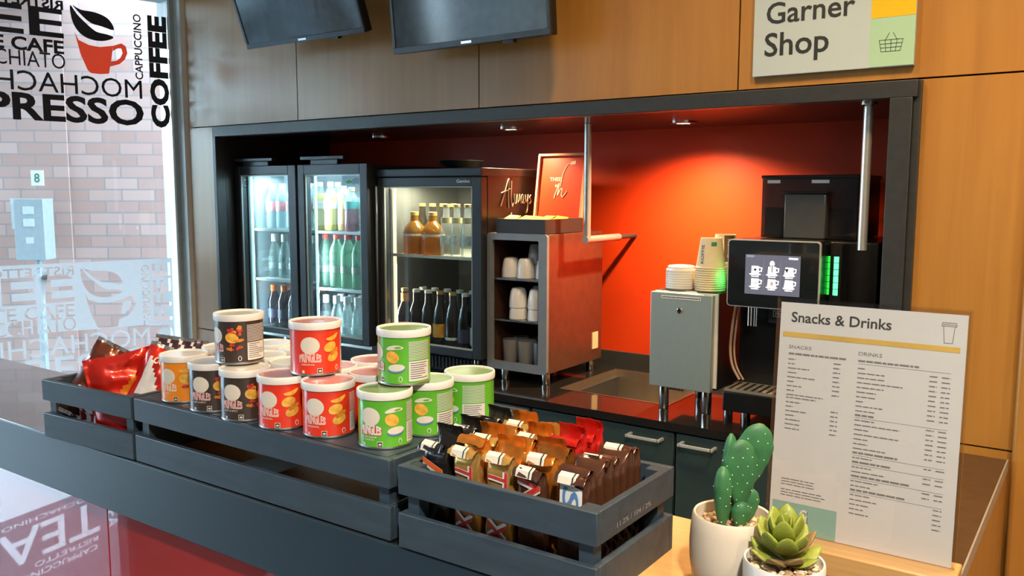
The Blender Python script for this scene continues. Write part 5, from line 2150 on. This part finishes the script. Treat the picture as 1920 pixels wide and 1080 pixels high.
def pebbles(t, x, y, z, rad, n, seed, mat):
    random.seed(seed)
    mb = MB()
    mb.lathe([(0, z - .004), (rad, z - .004)], 32, 0, (x, y, 0))
    for k in range(n):
        r_, a = rad * math.sqrt(random.random()) * .96, random.uniform(0, 2 * PI)
        s = random.uniform(.0018, .0042)
        c = Vector((x + r_ * math.cos(a), y + r_ * math.sin(a), z - .002 + random.uniform(0, .002)))
        mb.lathe([(0, -s * .6), (s * .8, -s * .35), (s, .1 * s), (s * .6, s * .55), (0, s * .7)], 7, k % 2, c)
    o = mb.build('pebbles', [mat, pm('dark_pebble', (.38, .24, .13), .7, var=.3)], t, sharp=60)
    o['kind'] = 'stuff'


PX, PY, PZ = -.3310, .9035, 1.1019
t = potted('green cactus with white spots in a beige pot, left of the menu stand', PX, PY, PZ,
           [(0, 0), (.028, 0), (.036, .003), (.0425, .014), (.0458, .034), (.0465, .055), (.0455, .072), (.0437, .087), (.0422, .0895), (.0402, .0882), (.0397, .078), (.0397, .064), (0, .064)],
           pm('beige_ceramic', (.66, .57, .46), .5, var=.02))
pebbles(t, PX, PY, PZ + .077, .0393, 130, 2, pm('tan_pebble', (.62, .46, .30), .7, var=.3))
M_cac = pm('cactus_green', (.034, .150, .052), .5, var=.25, scale=40)
M_are = pm('white_areole', (.75, .78, .70), .6)


def padw(z):
    q = abs(2 * min(1, max(0, z)) ** .92 - 1)
    return max(.02, (1 - q ** 2.3)) ** .5 * min(1, .50 + .75 * z)


def pad(t, base, w, h, th, lean, face, seed):
    """flattened cactus pad: base point, width, height, thickness, sideways lean and facing (radians)"""
    random.seed(seed)
    mb = MB()
    T = Matrix.Translation(base) @ Matrix.Rotation(face, 4, 'Z') @ Matrix.Rotation(lean, 4, 'Y')
    nu, nv = 22, 20
    grid = []

    def pt(a, s):
        # s from -1 (base) to 1 (tip); a round the pad
        z = (s + 1) / 2
        wd = padw(z)
        x = w / 2 * wd * math.cos(a) * (1 + .025 * math.sin(z * 30))
        y = th / 2 * (wd ** .8) * math.sin(a)
        return Vector((x, y, z * h))
    for j in range(nv + 1):
        s = -1 + 2 * j / nv
        if j in (0, nv):
            s *= .995
        grid.append([pt(2 * PI * i / nu, s) for i in range(nu)])
    base_i = len(mb.v)
    for row in grid:
        for p in row:
            mb.v.append(T @ p)
    for j in range(nv):
        for i in range(nu):
            i2 = (i + 1) % nu
            mb.f.append([base_i + j * nu + i, base_i + j * nu + i2, base_i + (j + 1) * nu + i2, base_i + (j + 1) * nu + i])
            mb.m.append(0)
    mb.f.append([base_i + i for i in range(nu)][::-1])
    mb.m.append(0)
    mb.f.append([base_i + nv * nu + i for i in range(nu)])
    mb.m.append(0)
    # areoles in a loose diamond lattice on both faces and along the edge
    step = .0098
    rows = int(h / step)
    for j in range(1, rows + 1):
        z = j * step
        for i in range(-3, 4):
            x = (i + .5 * (j % 2)) * step * 1.15
            s = 2 * z / h - 1
            for sg in (-1, 1):
                zz = z / h
                if not 0.06 < zz < .97:
                    continue
                wd = padw(zz) * w / 2
                if abs(x) > wd * .98:
                    continue
                a = math.acos(max(-1, min(1, x / wd))) * sg
                p = pt(a, s)
                if random.random() < .12:
                    continue
                q = T @ (p * 1.0)
                rr = random.uniform(.0007, .0010)
                mb.lathe([(0, -rr), (rr, 0), (0, rr)], 6, 1, q)
    return mb.build('pad', [M_cac, M_are], t, sharp=60)


fc = R(38)
ux, uy = math.cos(R(35)), math.sin(R(35))


def at_(du, dv, dz):
    """du across the view, dv away from it, dz above the pebbles"""
    return (PX + du * ux - dv * uy, PY + du * uy + dv * ux, PZ + .0745 + dz)


pad(t, at_(-.0135, -.010, 0), .026, .072, .020, R(-1), R(85), 1)
pad(t, at_(-.002, .010, -.005), .026, .108, .016, R(1), R(75), 2)
pad(t, at_(.008, -.004, -.004), .024, .034, .016, R(3), fc, 3)
pad(t, at_(.0085, -.002, .022), .042, .078, .015, R(-1), fc, 4)
pad(t, at_(.019, .008, .0), .022, .040, .012, R(8), fc, 6)
pad(t, at_(.0145, .006, .040), .043, .078, .015, R(12), R(30), 5)

QX, QY, QZ = -.2585, .8625, 1.1003
t = potted('yellow green succulent rosette in a small white pot before the menu stand', QX, QY, QZ,
           [(0, 0), (.034, 0), (.0375, .002), (.0405, .010), (.0415, .03), (.0415, .066), (.0405, .0695), (.0388, .0690), (.0380, .064), (.0380, .055), (0, .055)],
           pm('white_ceramic', (.78, .76, .74), .35, coat=.3, var=.01))
pebbles(t, QX, QY, QZ + .064, .0378, 140, 5, pm('pale_pebble', (.62, .52, .38), .7, var=.3))
M_suc = pm('succulent_green', (.235, .275, .032), .45, var=.3, scale=50)
M_suc2 = pm('succulent_tip', (.22, .14, .05), .5, var=.3, scale=50)


def leaf_mesh(mats):
    mb = MB()
    nu, nv = 10, 12
    L_, Wl = 1.0, .52
    idx = []
    for j in range(nv + 1):
        z = j / nv
        wd = (math.sin(PI * (.10 + .90 * z) ** 1.55) ** .7) if z < 1 else 0.0
        wd = max(wd, .02)
        row = []
        for i in range(nu):
            a = 2 * PI * i / nu
            x = Wl / 2 * wd * math.cos(a)
            y = .075 * (wd ** .7) * math.sin(a) + .28 * (x / (Wl / 2)) ** 2 * .16 - .22 * z * z
            mb.v.append(Vector((x, -y - .10 * z, z * L_)))
            row.append(len(mb.v) - 1)
        idx.append(row)
    for j in range(nv):
        for i in range(nu):
            i2 = (i + 1) % nu
            mb.f.append([idx[j][i], idx[j][i2], idx[j + 1][i2], idx[j + 1][i]])
            mb.m.append(0)
    mb.f.append(idx[0][::-1])
    mb.m.append(0)
    mb.f.append(idx[-1])
    mb.m.append(0)
    return mb.build('leaf', mats, sharp=80)


lf = leaf_mesh([M_suc])
lf2 = leaf_mesh([M_suc2])
random.seed(7)
first = {0: True, 1: True}
for k in range(25):
    ring = 0 if k < 8 else (1 if k < 16 else (2 if k < 22 else 3))
    cnt = (8, 8, 6, 3)[ring]
    a = 2 * PI * (k / cnt) + ring * .35 + random.uniform(-.12, .12)
    tilt = R((76, 56, 34, 13)[ring] + random.uniform(-6, 6))
    ln = (.044, .047, .044, .032)[ring] * random.uniform(.9, 1.08)
    w2 = 1 if k in (2, 3, 12) else 0
    src = lf2 if w2 else lf
    o = src if first[w2] else src.copy()
    if not first[w2]:
        COL.objects.link(o)
    first[w2] = False
    o.parent = t
    o.rotation_euler = (tilt, 0, a + PI / 2 + PI)
    o.scale = (ln * (1.0 if ring < 3 else .8),) * 2 + (ln,)
    # leaves spring from a short stem
    zs = .066 + ring * .007
    rs = (.004, .003, .002, .001)[ring]
    o.location = (rs * math.cos(a), rs * math.sin(a), zs)
    if w2:
        o['label'] = 'brownish leaf'
